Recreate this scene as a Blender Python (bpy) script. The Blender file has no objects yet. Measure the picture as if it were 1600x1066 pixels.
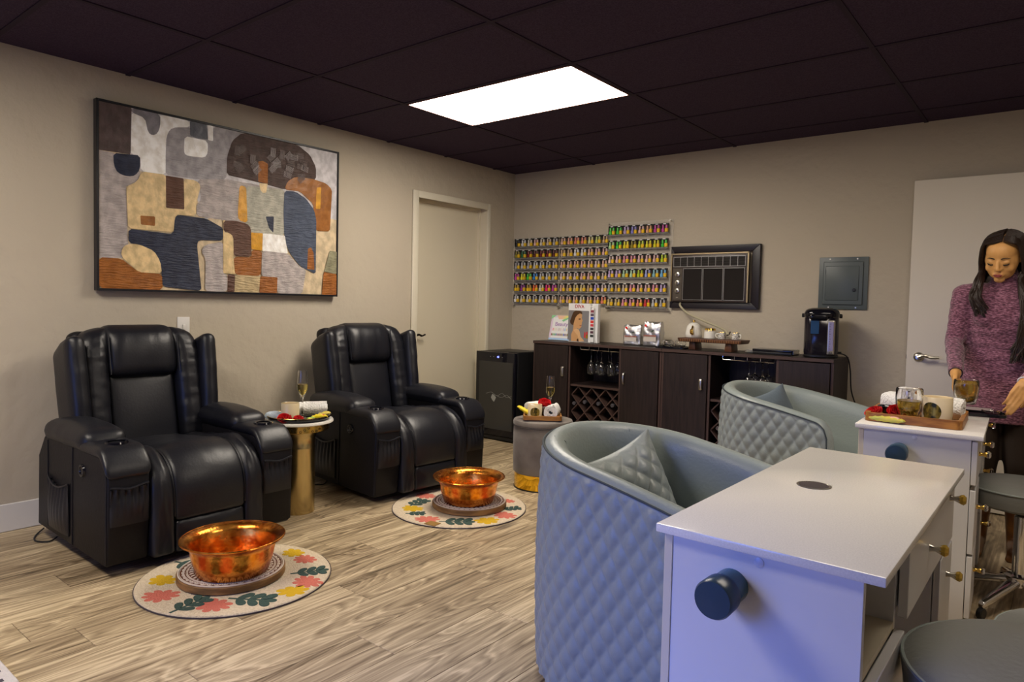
import bpy, bmesh, math, random
from mathutils import Vector, Matrix, noise
from math import sin, cos, pi, sqrt, radians as R

random.seed(4)
C = bpy.data.collections.new('scene'); bpy.context.scene.collection.children.link(C)
S = bpy.context.scene

# ---------------------------------------------------------------- camera
cd = bpy.data.cameras.new('camera'); cam = bpy.data.objects.new('camera', cd); C.objects.link(cam)
rx, ry, rz_ = (0.78001, 0.62535, 0.022706), (-0.044586, 0.019346, 0.998818), (0.624176, -0.780101, 0.042972)
cam.matrix_world = Matrix(((rx[0], ry[0], rz_[0], 4.0407), (rx[1], ry[1], rz_[1], -4.9738), (rx[2], ry[2], rz_[2], 1.1796), (0, 0, 0, 1)))
cd.sensor_width = 36; cd.lens = 36 * 1073.17 / 1600
cd.shift_x = -7.53 / 1600; cd.shift_y = -12.06 / 1600
cd.clip_start = 0.05
S.camera = cam

# ---------------------------------------------------------------- world, light, exposure
w = bpy.data.worlds.new('world'); S.world = w; w.use_nodes = True
w.node_tree.nodes['Background'].inputs[0].default_value = (.8, .75, .7, 1)
w.node_tree.nodes['Background'].inputs[1].default_value = .25
S.view_settings.view_transform = 'Standard'; S.view_settings.look = 'None'
S.view_settings.exposure = 0.26; S.view_settings.gamma = 1.0; S.view_settings.use_curve_mapping = False

def area(name, loc, target, sx, sy, power, col):
    l = bpy.data.lights.new(name, 'AREA'); l.shape = 'RECTANGLE'; l.size = sx; l.size_y = sy; l.energy = power; l.color = col
    o = bpy.data.objects.new(name, l); C.objects.link(o); o.location = loc
    o.rotation_euler = (Vector(target) - Vector(loc)).to_track_quat('-Z', 'Y').to_euler(); return o
PANEL_EMIT = 21.0
area('daylight_panel', (2.7, -5.7, 1.1), (3.15, -4.1, -.15), 1.0, .8, 11, (.10, .22, 1.0)).data.spread = R(88)
area('blue_fill_left', (1.6, -6.4, .8), (.6, -4.0, .1), 1.0, .8, 3, (.10, .22, 1.0)).data.spread = R(110)  # added second lamp: faint blue fill toward the left wall and recliner

# ---------------------------------------------------------------- materials
MATS = {}
def mat(name, col, rough=.5, metal=0, bump=None, var=None, alpha=1, trans=0, ior=1.45, coat=0, emit=None, sheen=0, spec=.5):
    """bump = (scale, strength[, stretch vector]); var = (scale, second colour)"""
    if name in MATS: return MATS[name]
    m = bpy.data.materials.new(name); m.use_nodes = True; nt = m.node_tree; b = nt.nodes['Principled BSDF']
    I = b.inputs
    I['Base Color'].default_value = (*col, 1); I['Roughness'].default_value = rough; I['Metallic'].default_value = metal
    I['Transmission Weight'].default_value = trans; I['IOR'].default_value = ior; I['Coat Weight'].default_value = coat
    I['Sheen Weight'].default_value = sheen; I['Specular IOR Level'].default_value = spec; I['Alpha'].default_value = alpha
    if emit: I['Emission Color'].default_value = (*emit[0], 1); I['Emission Strength'].default_value = emit[1]
    def coords(st):
        tc = nt.nodes.new('ShaderNodeTexCoord'); mp = nt.nodes.new('ShaderNodeMapping')
        nt.links.new(tc.outputs['Object'], mp.inputs[0]); mp.inputs['Scale'].default_value = st; return mp.outputs[0]
    if bump:
        st = bump[2] if len(bump) > 2 else (1, 1, 1)
        n = nt.nodes.new('ShaderNodeTexNoise'); n.inputs['Scale'].default_value = bump[0]; n.inputs['Detail'].default_value = 4
        nt.links.new(coords(st), n.inputs['Vector'])
        bm_ = nt.nodes.new('ShaderNodeBump'); bm_.inputs['Strength'].default_value = bump[1]; bm_.inputs['Distance'].default_value = .01
        nt.links.new(n.outputs['Fac'], bm_.inputs['Height']); nt.links.new(bm_.outputs[0], I['Normal'])
    if var:
        st = var[2] if len(var) > 2 else (1, 1, 1)
        n = nt.nodes.new('ShaderNodeTexNoise'); n.inputs['Scale'].default_value = var[0]; n.inputs['Detail'].default_value = 5
        nt.links.new(coords(st), n.inputs['Vector'])
        r = nt.nodes.new('ShaderNodeValToRGB'); r.color_ramp.elements[0].position = .38; r.color_ramp.elements[1].position = .62
        r.color_ramp.elements[0].color = (*col, 1); r.color_ramp.elements[1].color = (*var[1], 1)
        nt.links.new(n.outputs['Fac'], r.inputs[0]); nt.links.new(r.outputs[0], I['Base Color'])
    MATS[name] = m; return m

def srgb(r, g, b):
    f = lambda c: ((c / 255 + .055) / 1.055) ** 2.4 if c > 10 else c / 255 / 12.92
    return (f(r), f(g), f(b))

wall_m = mat('wall_paint', (.50, .44, .35), .75, bump=(11, .9), spec=.25)
base_m = mat('baseboard_paint', (.72, .70, .68), .45)
ceil_m = mat('ceiling_tile_black', (.034, .020, .044), .85, bump=(220, .5), var=(160, (.056, .036, .068)), spec=.2)
tee_m = mat('ceiling_grid_black', (.027, .017, .033), .75, spec=.2)
door_m = mat('door_paint', (.66, .60, .47), .4, bump=(3, .05))
door2_m = mat('door_paint_white', (.74, .68, .58), .4, bump=(3, .05))
leather = mat('black_leather', (.005, .0055, .0100), .40, bump=(90, .08), spec=.55)
leather_d = mat('black_leather_matte', (.006, .0055, .008), .5, bump=(80, .1), spec=.28)
black = mat('black_plastic', (.008, .008, .009), .4)
blackg = mat('black_gloss', (.006, .006, .010), .08)
espresso = mat('espresso_wood', (.011, .006, .0055), .48, var=(6, (.021, .012, .0105), (9, 9, .7)), bump=(40, .15, (3, 3, .2)))
espresso_e = mat('espresso_edge', (.06, .034, .028), .5)
chrome = mat('chrome', (.8, .8, .82), .09, 1)
nickel = mat('satin_nickel', (.55, .52, .46), .28, 1)
bronze = mat('dark_bronze', (.06, .05, .04), .3, 1)
gold = mat('brushed_gold', (.62, .49, .24), .27, 1)
goldb = mat('polished_gold', (.85, .52, .04), .14, 1, bump=(9, .3))
goldp = mat('gold_trim', (.75, .5, .12), .2, 1)
copper = None
glass = mat('clear_glass', (1, 1, 1), .02, trans=1, ior=1.42)
wine_m = mat('white_wine', (.93, .80, .25), .0, trans=1, ior=1.2)
tea_m = mat('green_tea', (.55, .36, .03), .05, trans=.75, ior=1.33)
acrylic = mat('clear_acrylic', (.95, .92, .86), .25, alpha=.10, spec=.2)
white_m = mat('white_laminate', (.66, .655, .67), .32, bump=(3, .02))
quartz = mat('white_quartz', (.80, .775, .73), .14, var=(300, (.72, .70, .66)))
cream_e = mat('cream_edge_band', (.68, .61, .46), .45)
shadowgap = mat('dark_gap', (.02, .02, .022), .7)
vinyl = mat('grey_blue_vinyl', (.25, .29, .28), .36, bump=(90, .12))
vinylq = mat('grey_quilted_vinyl', (.235, .27, .27), .42, bump=(90, .12))
vinyl_d = mat('grey_stool_vinyl', (.17, .175, .165), .5, bump=(90, .12))
pipe_m = mat('dark_piping', (.04, .055, .065), .5)
teal_m = mat('teal_plastic', (.025, .105, .16), .25)
teal_d = mat('dark_teal_plastic', (.018, .045, .075), .3)
velvet = mat('taupe_velvet', (.105, .088, .073), .8, var=(7, (.165, .142, .12)), sheen=.25)
towel = mat('white_towel', (.80, .79, .77), .95, bump=(130, .9))
paper = mat('white_paper', (.82, .82, .82), .5)
wood_o = mat('oak_tray', (.40, .19, .05), .4, var=(5, (.26, .11, .03), (2, 14, 8)))
wood_a = mat('acacia_tray', (.42, .18, .035), .4, var=(6, (.22, .08, .015), (2, 16, 8)))
wood_d = mat('dark_carved_wood', (.05, .018, .008), .45, var=(9, (.10, .035, .012)))
board_s = mat('board_edge_wood', (.30, .16, .055), .6, var=(8, (.14, .07, .022), (1, 1, 5)), bump=(20, .3))
board_t = mat('board_carved_groove', (.14, .05, .02), .7)
white_p = mat('whitewash_paint', (.70, .62, .54), .7)
red_m = mat('rose_red', (.62, .004, .006), .5, var=(30, (.42, .0, .004)))
green_m = mat('leaf_green', (.10, .22, .03), .5)
yellow_m = mat('yellow_wrapper', (.80, .62, .02), .3, bump=(40, .5))
orange_m = mat('orange_wrapper', (.75, .20, .04), .3)
candle_m = mat('candle_wax_glass', (.72, .60, .38), .25, coat=.6)
label_m = mat('gold_label', (.35, .25, .04), .35, .6, var=(70, (.03, .03, .012), (1, 1, .6)))
ceramic = mat('white_ceramic', (.78, .76, .70), .2)
foil = mat('silver_foil', (.66, .66, .67), .36, 1, bump=(16, .35))
steel_p = mat('panel_grey_paint', (.095, .115, .12), .4)
jute = mat('cream_rug', (.76, .64, .48), .95, bump=(160, 1.0), var=(90, (.66, .54, .38)))
coral = mat('rug_coral', (.64, .17, .12), .95, bump=(130, 1.0)); mustard = mat('rug_mustard', (.66, .41, .01), .95, bump=(130, 1.0))
forest = mat('rug_green', (.045, .085, .07), .95, bump=(130, 1.0)); dkedge = mat('rug_edge', (.07, .055, .06), .9)
tan_l = mat('tan_leather', (.28, .15, .03), .6)

def copper_mat():
    m = mat('hammered_copper', (.80, .27, .045), .27, 1); nt = m.node_tree; b = nt.nodes['Principled BSDF']
    tc = nt.nodes.new('ShaderNodeTexCoord'); v = nt.nodes.new('ShaderNodeTexVoronoi'); v.feature = 'SMOOTH_F1'; v.inputs['Scale'].default_value = 75
    nt.links.new(tc.outputs['Object'], v.inputs['Vector'])
    bp = nt.nodes.new('ShaderNodeBump'); bp.inputs['Strength'].default_value = .28; bp.inputs['Distance'].default_value = .003
    nt.links.new(v.outputs['Distance'], bp.inputs['Height']); nt.links.new(bp.outputs[0], b.inputs['Normal'])
    n = nt.nodes.new('ShaderNodeTexNoise'); n.inputs['Scale'].default_value = 22; n.inputs['Detail'].default_value = 6
    nt.links.new(tc.outputs['Object'], n.inputs['Vector'])
    r = nt.nodes.new('ShaderNodeValToRGB'); r.color_ramp.elements[0].position = .4; r.color_ramp.elements[0].color = (.55, .15, .02, 1)
    r.color_ramp.elements[1].position = .58; r.color_ramp.elements[1].color = (.95, .40, .07, 1)
    nt.links.new(n.outputs['Fac'], r.inputs[0]); nt.links.new(r.outputs[0], b.inputs['Base Color']); return m
copper = copper_mat()

def plank_mat():
    m = bpy.data.materials.new('vinyl_plank'); m.use_nodes = True; nt = m.node_tree; b = nt.nodes['Principled BSDF']; L = nt.links.new
    N = nt.nodes.new
    tc = N('ShaderNodeTexCoord'); oi = N('ShaderNodeObjectInfo')
    off = N('ShaderNodeVectorMath'); off.operation = 'SCALE'; off.inputs[0].default_value = (37, 61, 13); L(oi.outputs['Random'], off.inputs['Scale'])
    ad = N('ShaderNodeVectorMath'); ad.operation = 'ADD'; L(tc.outputs['Object'], ad.inputs[0]); L(off.outputs[0], ad.inputs[1])
    def noise_(scale, st, det=3, dist=0):
        mp = N('ShaderNodeMapping'); mp.inputs['Scale'].default_value = st; L(ad.outputs[0], mp.inputs[0])
        n = N('ShaderNodeTexNoise'); n.inputs['Scale'].default_value = scale; n.inputs['Detail'].default_value = det; n.inputs['Distortion'].default_value = dist
        L(mp.outputs[0], n.inputs['Vector']); return n.outputs['Fac']
    big = noise_(1.0, (4.5, .75, 1), 1.5)
    k = N('ShaderNodeMath'); k.operation = 'MULTIPLY'; k.inputs[1].default_value = 17; L(big, k.inputs[0])
    jit = noise_(60, (1, .12, 1), 2); ja = N('ShaderNodeMath'); ja.operation = 'MULTIPLY_ADD'; ja.inputs[1].default_value = .55; L(jit, ja.inputs[0]); L(k.outputs[0], ja.inputs[2])
    fr = N('ShaderNodeMath'); fr.operation = 'FRACT'; L(ja.outputs[0], fr.inputs[0])
    ring = N('ShaderNodeValToRGB'); L(fr.outputs[0], ring.inputs[0])
    e = ring.color_ramp.elements; e[0].position = 0; e[0].color = (.30, .30, .30, 1); e[1].position = 1; e[1].color = (.34, .34, .34, 1)
    for p_, c_ in ((.35, .62), (.6, .5), (.8, .78)): q = ring.color_ramp.elements.new(p_); q.color = (c_, c_, c_, 1)
    fine = noise_(38, (2.2, .05, 1), 5)
    mixv = N('ShaderNodeMath'); mixv.operation = 'MULTIPLY_ADD'; mixv.inputs[1].default_value = .62; L(fine, mixv.inputs[0])
    rm = N('ShaderNodeMath'); rm.operation = 'MULTIPLY'; rm.inputs[1].default_value = .42; L(ring.outputs[0], rm.inputs[0]); L(rm.outputs[0], mixv.inputs[2])
    lo = noise_(3.0, (3.0, .35, 1), 4); lm = N('ShaderNodeMath'); lm.operation = 'MULTIPLY_ADD'; lm.inputs[1].default_value = .55; L(lo, lm.inputs[0]); L(mixv.outputs[0], lm.inputs[2])
    rr = N('ShaderNodeMath'); rr.operation = 'MULTIPLY_ADD'; rr.inputs[1].default_value = .06; L(oi.outputs['Random'], rr.inputs[0]); L(lm.outputs[0], rr.inputs[2])
    ramp = N('ShaderNodeValToRGB'); L(rr.outputs[0], ramp.inputs[0]); e = ramp.color_ramp.elements
    e[0].position = .53; e[0].color = (.06, .042, .025, 1); e[1].position = 1.10; e[1].color = (.64, .52, .34, 1)
    for p_, c_ in ((.67, (.16, .115, .066)), (.78, (.30, .225, .138)), (.91, (.46, .36, .225))): q = e.new(p_); q.color = (*c_, 1)
    kn = noise_(6, (1.5, .35, 1), 2); kr = N('ShaderNodeValToRGB'); L(kn, kr.inputs[0]); kr.color_ramp.elements[0].position = .70; kr.color_ramp.elements[0].color = (0, 0, 0, 1); kr.color_ramp.elements[1].position = .80; kr.color_ramp.elements[1].color = (.75, .75, .75, 1)
    mx = N('ShaderNodeMix'); mx.data_type = 'RGBA'; L(kr.outputs[0], mx.inputs[0]); L(ramp.outputs[0], mx.inputs[6]); mx.inputs[7].default_value = (.075, .06, .05, 1)
    L(mx.outputs[2], b.inputs['Base Color']); b.inputs['Roughness'].default_value = .42; b.inputs['Specular IOR Level'].default_value = .35
    bp = N('ShaderNodeBump'); bp.inputs['Strength'].default_value = .12; bp.inputs['Distance'].default_value = .004; L(fine, bp.inputs['Height']); L(bp.outputs[0], b.inputs['Normal'])
    return m
plank_m = plank_mat()

def knit_mat():
    m = mat('heather_plum_knit', (.20, .045, .085), .9, sheen=.3); nt = m.node_tree; b = nt.nodes['Principled BSDF']; L = nt.links.new; N = nt.nodes.new
    tc = N('ShaderNodeTexCoord'); mp = N('ShaderNodeMapping'); mp.inputs['Scale'].default_value = (55, 55, 190); L(tc.outputs['Object'], mp.inputs[0])
    n = N('ShaderNodeTexNoise'); n.inputs['Scale'].default_value = 1.3; n.inputs['Detail'].default_value = 3; L(mp.outputs[0], n.inputs['Vector'])
    r = N('ShaderNodeValToRGB'); e = r.color_ramp.elements; e[0].position = .36; e[0].color = (.065, .020, .038, 1); e[1].position = .70; e[1].color = (.42, .20, .28, 1)
    q = e.new(.5); q.color = (.18, .062, .10, 1)
    L(n.outputs['Fac'], r.inputs[0]); L(r.outputs[0], b.inputs['Base Color'])
    bp = N('ShaderNodeBump'); bp.inputs['Strength'].default_value = .4; bp.inputs['Distance'].default_value = .004; L(n.outputs['Fac'], bp.inputs['Height']); L(bp.outputs[0], b.inputs['Normal']); return m
knit = knit_mat()

# ---------------------------------------------------------------- geometry helpers: a geo is (verts, faces)
def geo_bm(bm):
    bm.verts.ensure_lookup_table(); g = ([v.co.copy() for v in bm.verts], [tuple(v.index for v in f.verts) for f in bm.faces]); bm.free(); return g
def box(x0, x1, y0, y1, z0, z1, bev=0, seg=2):
    if not bev:
        v = [Vector((x, y, z)) for x in (x0, x1) for y in (y0, y1) for z in (z0, z1)]
        return v, [(0, 1, 3, 2), (4, 6, 7, 5), (0, 4, 5, 1), (2, 3, 7, 6), (0, 2, 6, 4), (1, 5, 7, 3)]
    bm = bmesh.new(); bmesh.ops.create_cube(bm, size=1)
    for v in bm.verts: v.co = Vector(((x0 + x1) / 2 + v.co.x * (x1 - x0), (y0 + y1) / 2 + v.co.y * (y1 - y0), (z0 + z1) / 2 + v.co.z * (z1 - z0)))
    bmesh.ops.bevel(bm, geom=bm.edges[:], offset=bev, segments=seg, profile=.5, affect='EDGES'); bm.verts.index_update(); return geo_bm(bm)
def join(*gs):
    V, F = [], []
    for g in gs:
        n = len(V); V += g[0]; F += [tuple(i + n for i in f) for f in g[1]]
    return V, F
def xf(g, M_): return [M_ @ Vector(v) for v in g[0]], g[1]
def mv(g, x=0, y=0, z=0, rz=0, rx=0, ry=0, s=1): return xf(g, Matrix.Translation((x, y, z)) @ Matrix.Rotation(rz, 4, 'Z') @ Matrix.Rotation(ry, 4, 'Y') @ Matrix.Rotation(rx, 4, 'X') @ Matrix.Scale(s, 4))
def warp(g, f): return [Vector(f(v)) for v in g[0]], g[1]
def lathe(prof, n=32, cx=0, cy=0, cap=True):
    V, F = [], []; m = len(prof)
    for i in range(n):
        a = 2 * pi * i / n
        for r, z in prof: V.append(Vector((cx + r * cos(a), cy + r * sin(a), z)))
    for i in range(n):
        j = (i + 1) % n
        for k in range(m - 1): F.append((i * m + k, j * m + k, j * m + k + 1, i * m + k + 1))
    if cap:
        if prof[0][0] > 1e-6: F.append(tuple(i * m for i in range(n))[::-1])
        if prof[-1][0] > 1e-6: F.append(tuple(i * m + m - 1 for i in range(n)))
    return V, F
def cyl(r, z0, z1, n=24, b=0, cx=0, cy=0): return lathe([(r - b, z0), (r, z0 + b), (r, z1 - b), (r - b, z1)] if b else [(r, z0), (r, z1)], n, cx, cy)
def tube(pts, r, n=8, closed=False, caps=True):
    P = [Vector(p) for p in pts]; V, F = [], []; N_ = len(P)
    rr = r if isinstance(r, (list, tuple)) else [r] * N_
    up = None
    for i in range(N_):
        t = (P[(i + 1) % N_] - P[i - 1]) if closed else (P[min(i + 1, N_ - 1)] - P[max(i - 1, 0)])
        t.normalize()
        if up is None: up = t.orthogonal().normalized()
        up = (up - t * up.dot(t)).normalized(); s = t.cross(up)
        for k in range(n):
            a = 2 * pi * k / n; V.append(P[i] + (up * cos(a) + s * sin(a)) * rr[i])
    for i in range(N_ if closed else N_ - 1):
        j = (i + 1) % N_
        for k in range(n): F.append((i * n + k, i * n + (k + 1) % n, j * n + (k + 1) % n, j * n + k))
    if not closed and caps: F.append(tuple(range(n))[::-1]); F.append(tuple((N_ - 1) * n + k for k in range(n)))
    return V, F
def spline(pts, n=8):
    P = [Vector(p) for p in pts]; out = []
    for i in range(len(P) - 1):
        a, b, c, d = P[max(i - 1, 0)], P[i], P[i + 1], P[min(i + 2, len(P) - 1)]
        for k in range(n):
            t = k / n; out.append(.5 * ((2 * b) + (c - a) * t + (2 * a - 5 * b + 4 * c - d) * t * t + (3 * b - a - 3 * c + d) * t ** 3))
    out.append(P[-1]); return out
def prism(poly, a, b, axis='y', bev=0):
    """extrude a 2-D outline: axis y -> (x,z) outline; x -> (y,z); z -> (x,y)"""
    bm = bmesh.new()
    def P(p, h): return {'y': (p[0], h, p[1]), 'x': (h, p[0], p[1]), 'z': (p[0], p[1], h)}[axis]
    A = [bm.verts.new(P(p, a)) for p in poly]; B = [bm.verts.new(P(p, b)) for p in poly]; n = len(poly)
    bm.faces.new(A); bm.faces.new(B[::-1])
    for i in range(n): bm.faces.new((A[i], A[(i + 1) % n], B[(i + 1) % n], B[i]))
    bmesh.ops.recalc_face_normals(bm, faces=bm.faces[:])
    if bev: bmesh.ops.bevel(bm, geom=[e for e in bm.edges if len(e.link_faces) == 2 and e.calc_face_angle(0) > .7], offset=bev, segments=3, profile=.5, affect='EDGES')
    bm.verts.index_update(); return geo_bm(bm)
def rbox(hx, hy, hz, r, n=(8, 8, 3), puff=(0, 0, 0), f=None):
    """closed cushion: rounded box with bulging faces, optionally warped by f"""
    def line(h, m):
        r_ = min(r, h * .98); a = [-h + r_ * (1 - cos(pi / 2 * k / 3)) for k in range(3)]
        core = [-(h - r_) + 2 * (h - r_) * k / m for k in range(m + 1)]
        return a + core + [-x for x in a[::-1]]
    lx, ly, lz = line(hx, n[0]), line(hy, n[1]), line(hz, n[2]); V, F, idx = [], [], {}
    H = (hx, hy, hz); core = [max(h - r, h * .02) for h in H]
    def vid(i, j, k):
        if (i, j, k) in idx: return idx[(i, j, k)]
        p = Vector((lx[i], ly[j], lz[k])); q = Vector([max(-core[a], min(core[a], p[a])) for a in range(3)]); d = p - q
        rr = min(r, min(H) * 1.0)
        if d.length > 1e-9:
            dn = d.normalized(); q = q + Vector([dn[a] * min(r, H[a]) for a in range(3)])
        else: q = p
        s = [q[a] / H[a] for a in range(3)]; o = q.copy()
        for a in range(3):
            b, c = (a + 1) % 3, (a + 2) % 3
            o[a] += puff[a] * (1 if s[a] > 0 else -1) * abs(s[a]) * max(0, 1 - s[b] ** 2) * max(0, 1 - s[c] ** 2)
        idx[(i, j, k)] = len(V); V.append(Vector(f(o)) if f else o); return idx[(i, j, k)]
    A, B, D = len(lx) - 1, len(ly) - 1, len(lz) - 1
    for i in range(A):
        for j in range(B):
            F.append((vid(i, j, 0), vid(i, j + 1, 0), vid(i + 1, j + 1, 0), vid(i + 1, j, 0))); F.append((vid(i, j, D), vid(i + 1, j, D), vid(i + 1, j + 1, D), vid(i, j + 1, D)))
    for i in range(A):
        for k in range(D):
            F.append((vid(i, 0, k), vid(i + 1, 0, k), vid(i + 1, 0, k + 1), vid(i, 0, k + 1))); F.append((vid(i, B, k), vid(i, B, k + 1), vid(i + 1, B, k + 1), vid(i + 1, B, k)))
    for j in range(B):
        for k in range(D):
            F.append((vid(0, j, k), vid(0, j, k + 1), vid(0, j + 1, k + 1), vid(0, j + 1, k))); F.append((vid(A, j, k), vid(A, j + 1, k), vid(A, j + 1, k + 1), vid(A, j, k + 1)))
    return V, F
def grid(nu, nv, f, th=0):
    """surface patch f(u,v) with u,v in 0..1"""
    V = [Vector(f(i / nu, j / nv)) for i in range(nu + 1) for j in range(nv + 1)]; w_ = nv + 1
    F = [(i * w_ + j, (i + 1) * w_ + j, (i + 1) * w_ + j + 1, i * w_ + j + 1) for i in range(nu) for j in range(nv)]
    if th:
        bm = bmesh.new(); vs = [bm.verts.new(v) for v in V]
        for q in F: bm.faces.new([vs[k] for k in q])
        bm.normal_update(); bmesh.ops.solidify(bm, geom=bm.faces[:], thickness=th); bm.verts.index_update(); return geo_bm(bm)
    return V, F
def mesh(name, g, ms, idx=None, ang=40):
    me = bpy.data.meshes.new(name); me.from_pydata(g[0], [], g[1]); me.validate()
    for m in (ms if isinstance(ms, (list, tuple)) else [ms]): me.materials.append(m)
    if idx: me.polygons.foreach_set('material_index', idx[:len(me.polygons)])
    bm = bmesh.new(); bm.from_mesh(me); bmesh.ops.recalc_face_normals(bm, faces=bm.faces[:]); bm.to_mesh(me); bm.free()
    if ang: me.shade_smooth(); me.set_sharp_from_angle(angle=R(ang))
    return me
def obj(name, g, m, parent=None, loc=(0, 0, 0), rot=(0, 0, 0), ang=40, idx=None):
    me = g if isinstance(g, bpy.types.Mesh) else mesh(name, g, m, idx, ang)
    o = bpy.data.objects.new(name, me); C.objects.link(o); o.location = loc; o.rotation_euler = rot
    if parent: o.parent = parent
    return o
def multi(*pairs):
    """join geos with a material each -> (geo, mats, idx)"""
    V, F, idx, ms = [], [], [], []
    for g, m in pairs:
        if m not in ms: ms.append(m)
        n = len(V); V += g[0]; F += [tuple(i + n for i in f) for f in g[1]]; idx += [ms.index(m)] * len(g[1])
    return (V, F), ms, idx
def mobj(name, pairs, parent=None, loc=(0, 0, 0), rot=(0, 0, 0), ang=40):
    g, ms, idx = multi(*pairs); return obj(name, g, ms, parent, loc, rot, ang, idx)
def tag(o, label=None, cat=None, group=None, kind=None):
    if label: o['label'] = label
    if cat: o['category'] = cat
    if group: o['group'] = group
    if kind: o['kind'] = kind
    return o
def thing(name, label, cat, loc=(0, 0, 0), rz=0, group=None):
    o = bpy.data.objects.new(name, None); o.empty_display_size = .1; C.objects.link(o); o.location = loc; o.rotation_euler = (0, 0, rz)
    return tag(o, label, cat, group)
def struct(name, g, m, parent=None, **k):
    o = obj(name, g, m, parent, **k)
    if not parent: o['kind'] = 'structure'
    return o
def copy_tree(o, parent=None):
    c = o.copy(); C.objects.link(c)
    if parent: c.parent = parent
    for ch in [x for x in bpy.data.objects if x.parent == o]: copy_tree(ch, c)
    return c
def place(o, loc, rz, label): o.location = loc; o.rotation_euler = (0, 0, rz); o['label'] = label; return o
def text_geo(s, size, depth=.0006, bold=0):
    cu = bpy.data.curves.new('t', 'FONT'); cu.body = s; cu.size = size; cu.extrude = depth; cu.offset = bold; cu.align_x = 'CENTER'; cu.align_y = 'CENTER'
    o = bpy.data.objects.new('t', cu); C.objects.link(o); dg = bpy.context.evaluated_depsgraph_get(); me = o.evaluated_get(dg).to_mesh()
    g = ([v.co.copy() for v in me.vertices], [tuple(p.vertices) for p in me.polygons]); o.evaluated_get(dg).to_mesh_clear(); bpy.data.objects.remove(o); bpy.data.curves.remove(cu); return g
def onwall(g): return xf(g, Matrix.Rotation(pi / 2, 4, 'X'))       # xy artwork stood up, facing -y
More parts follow.
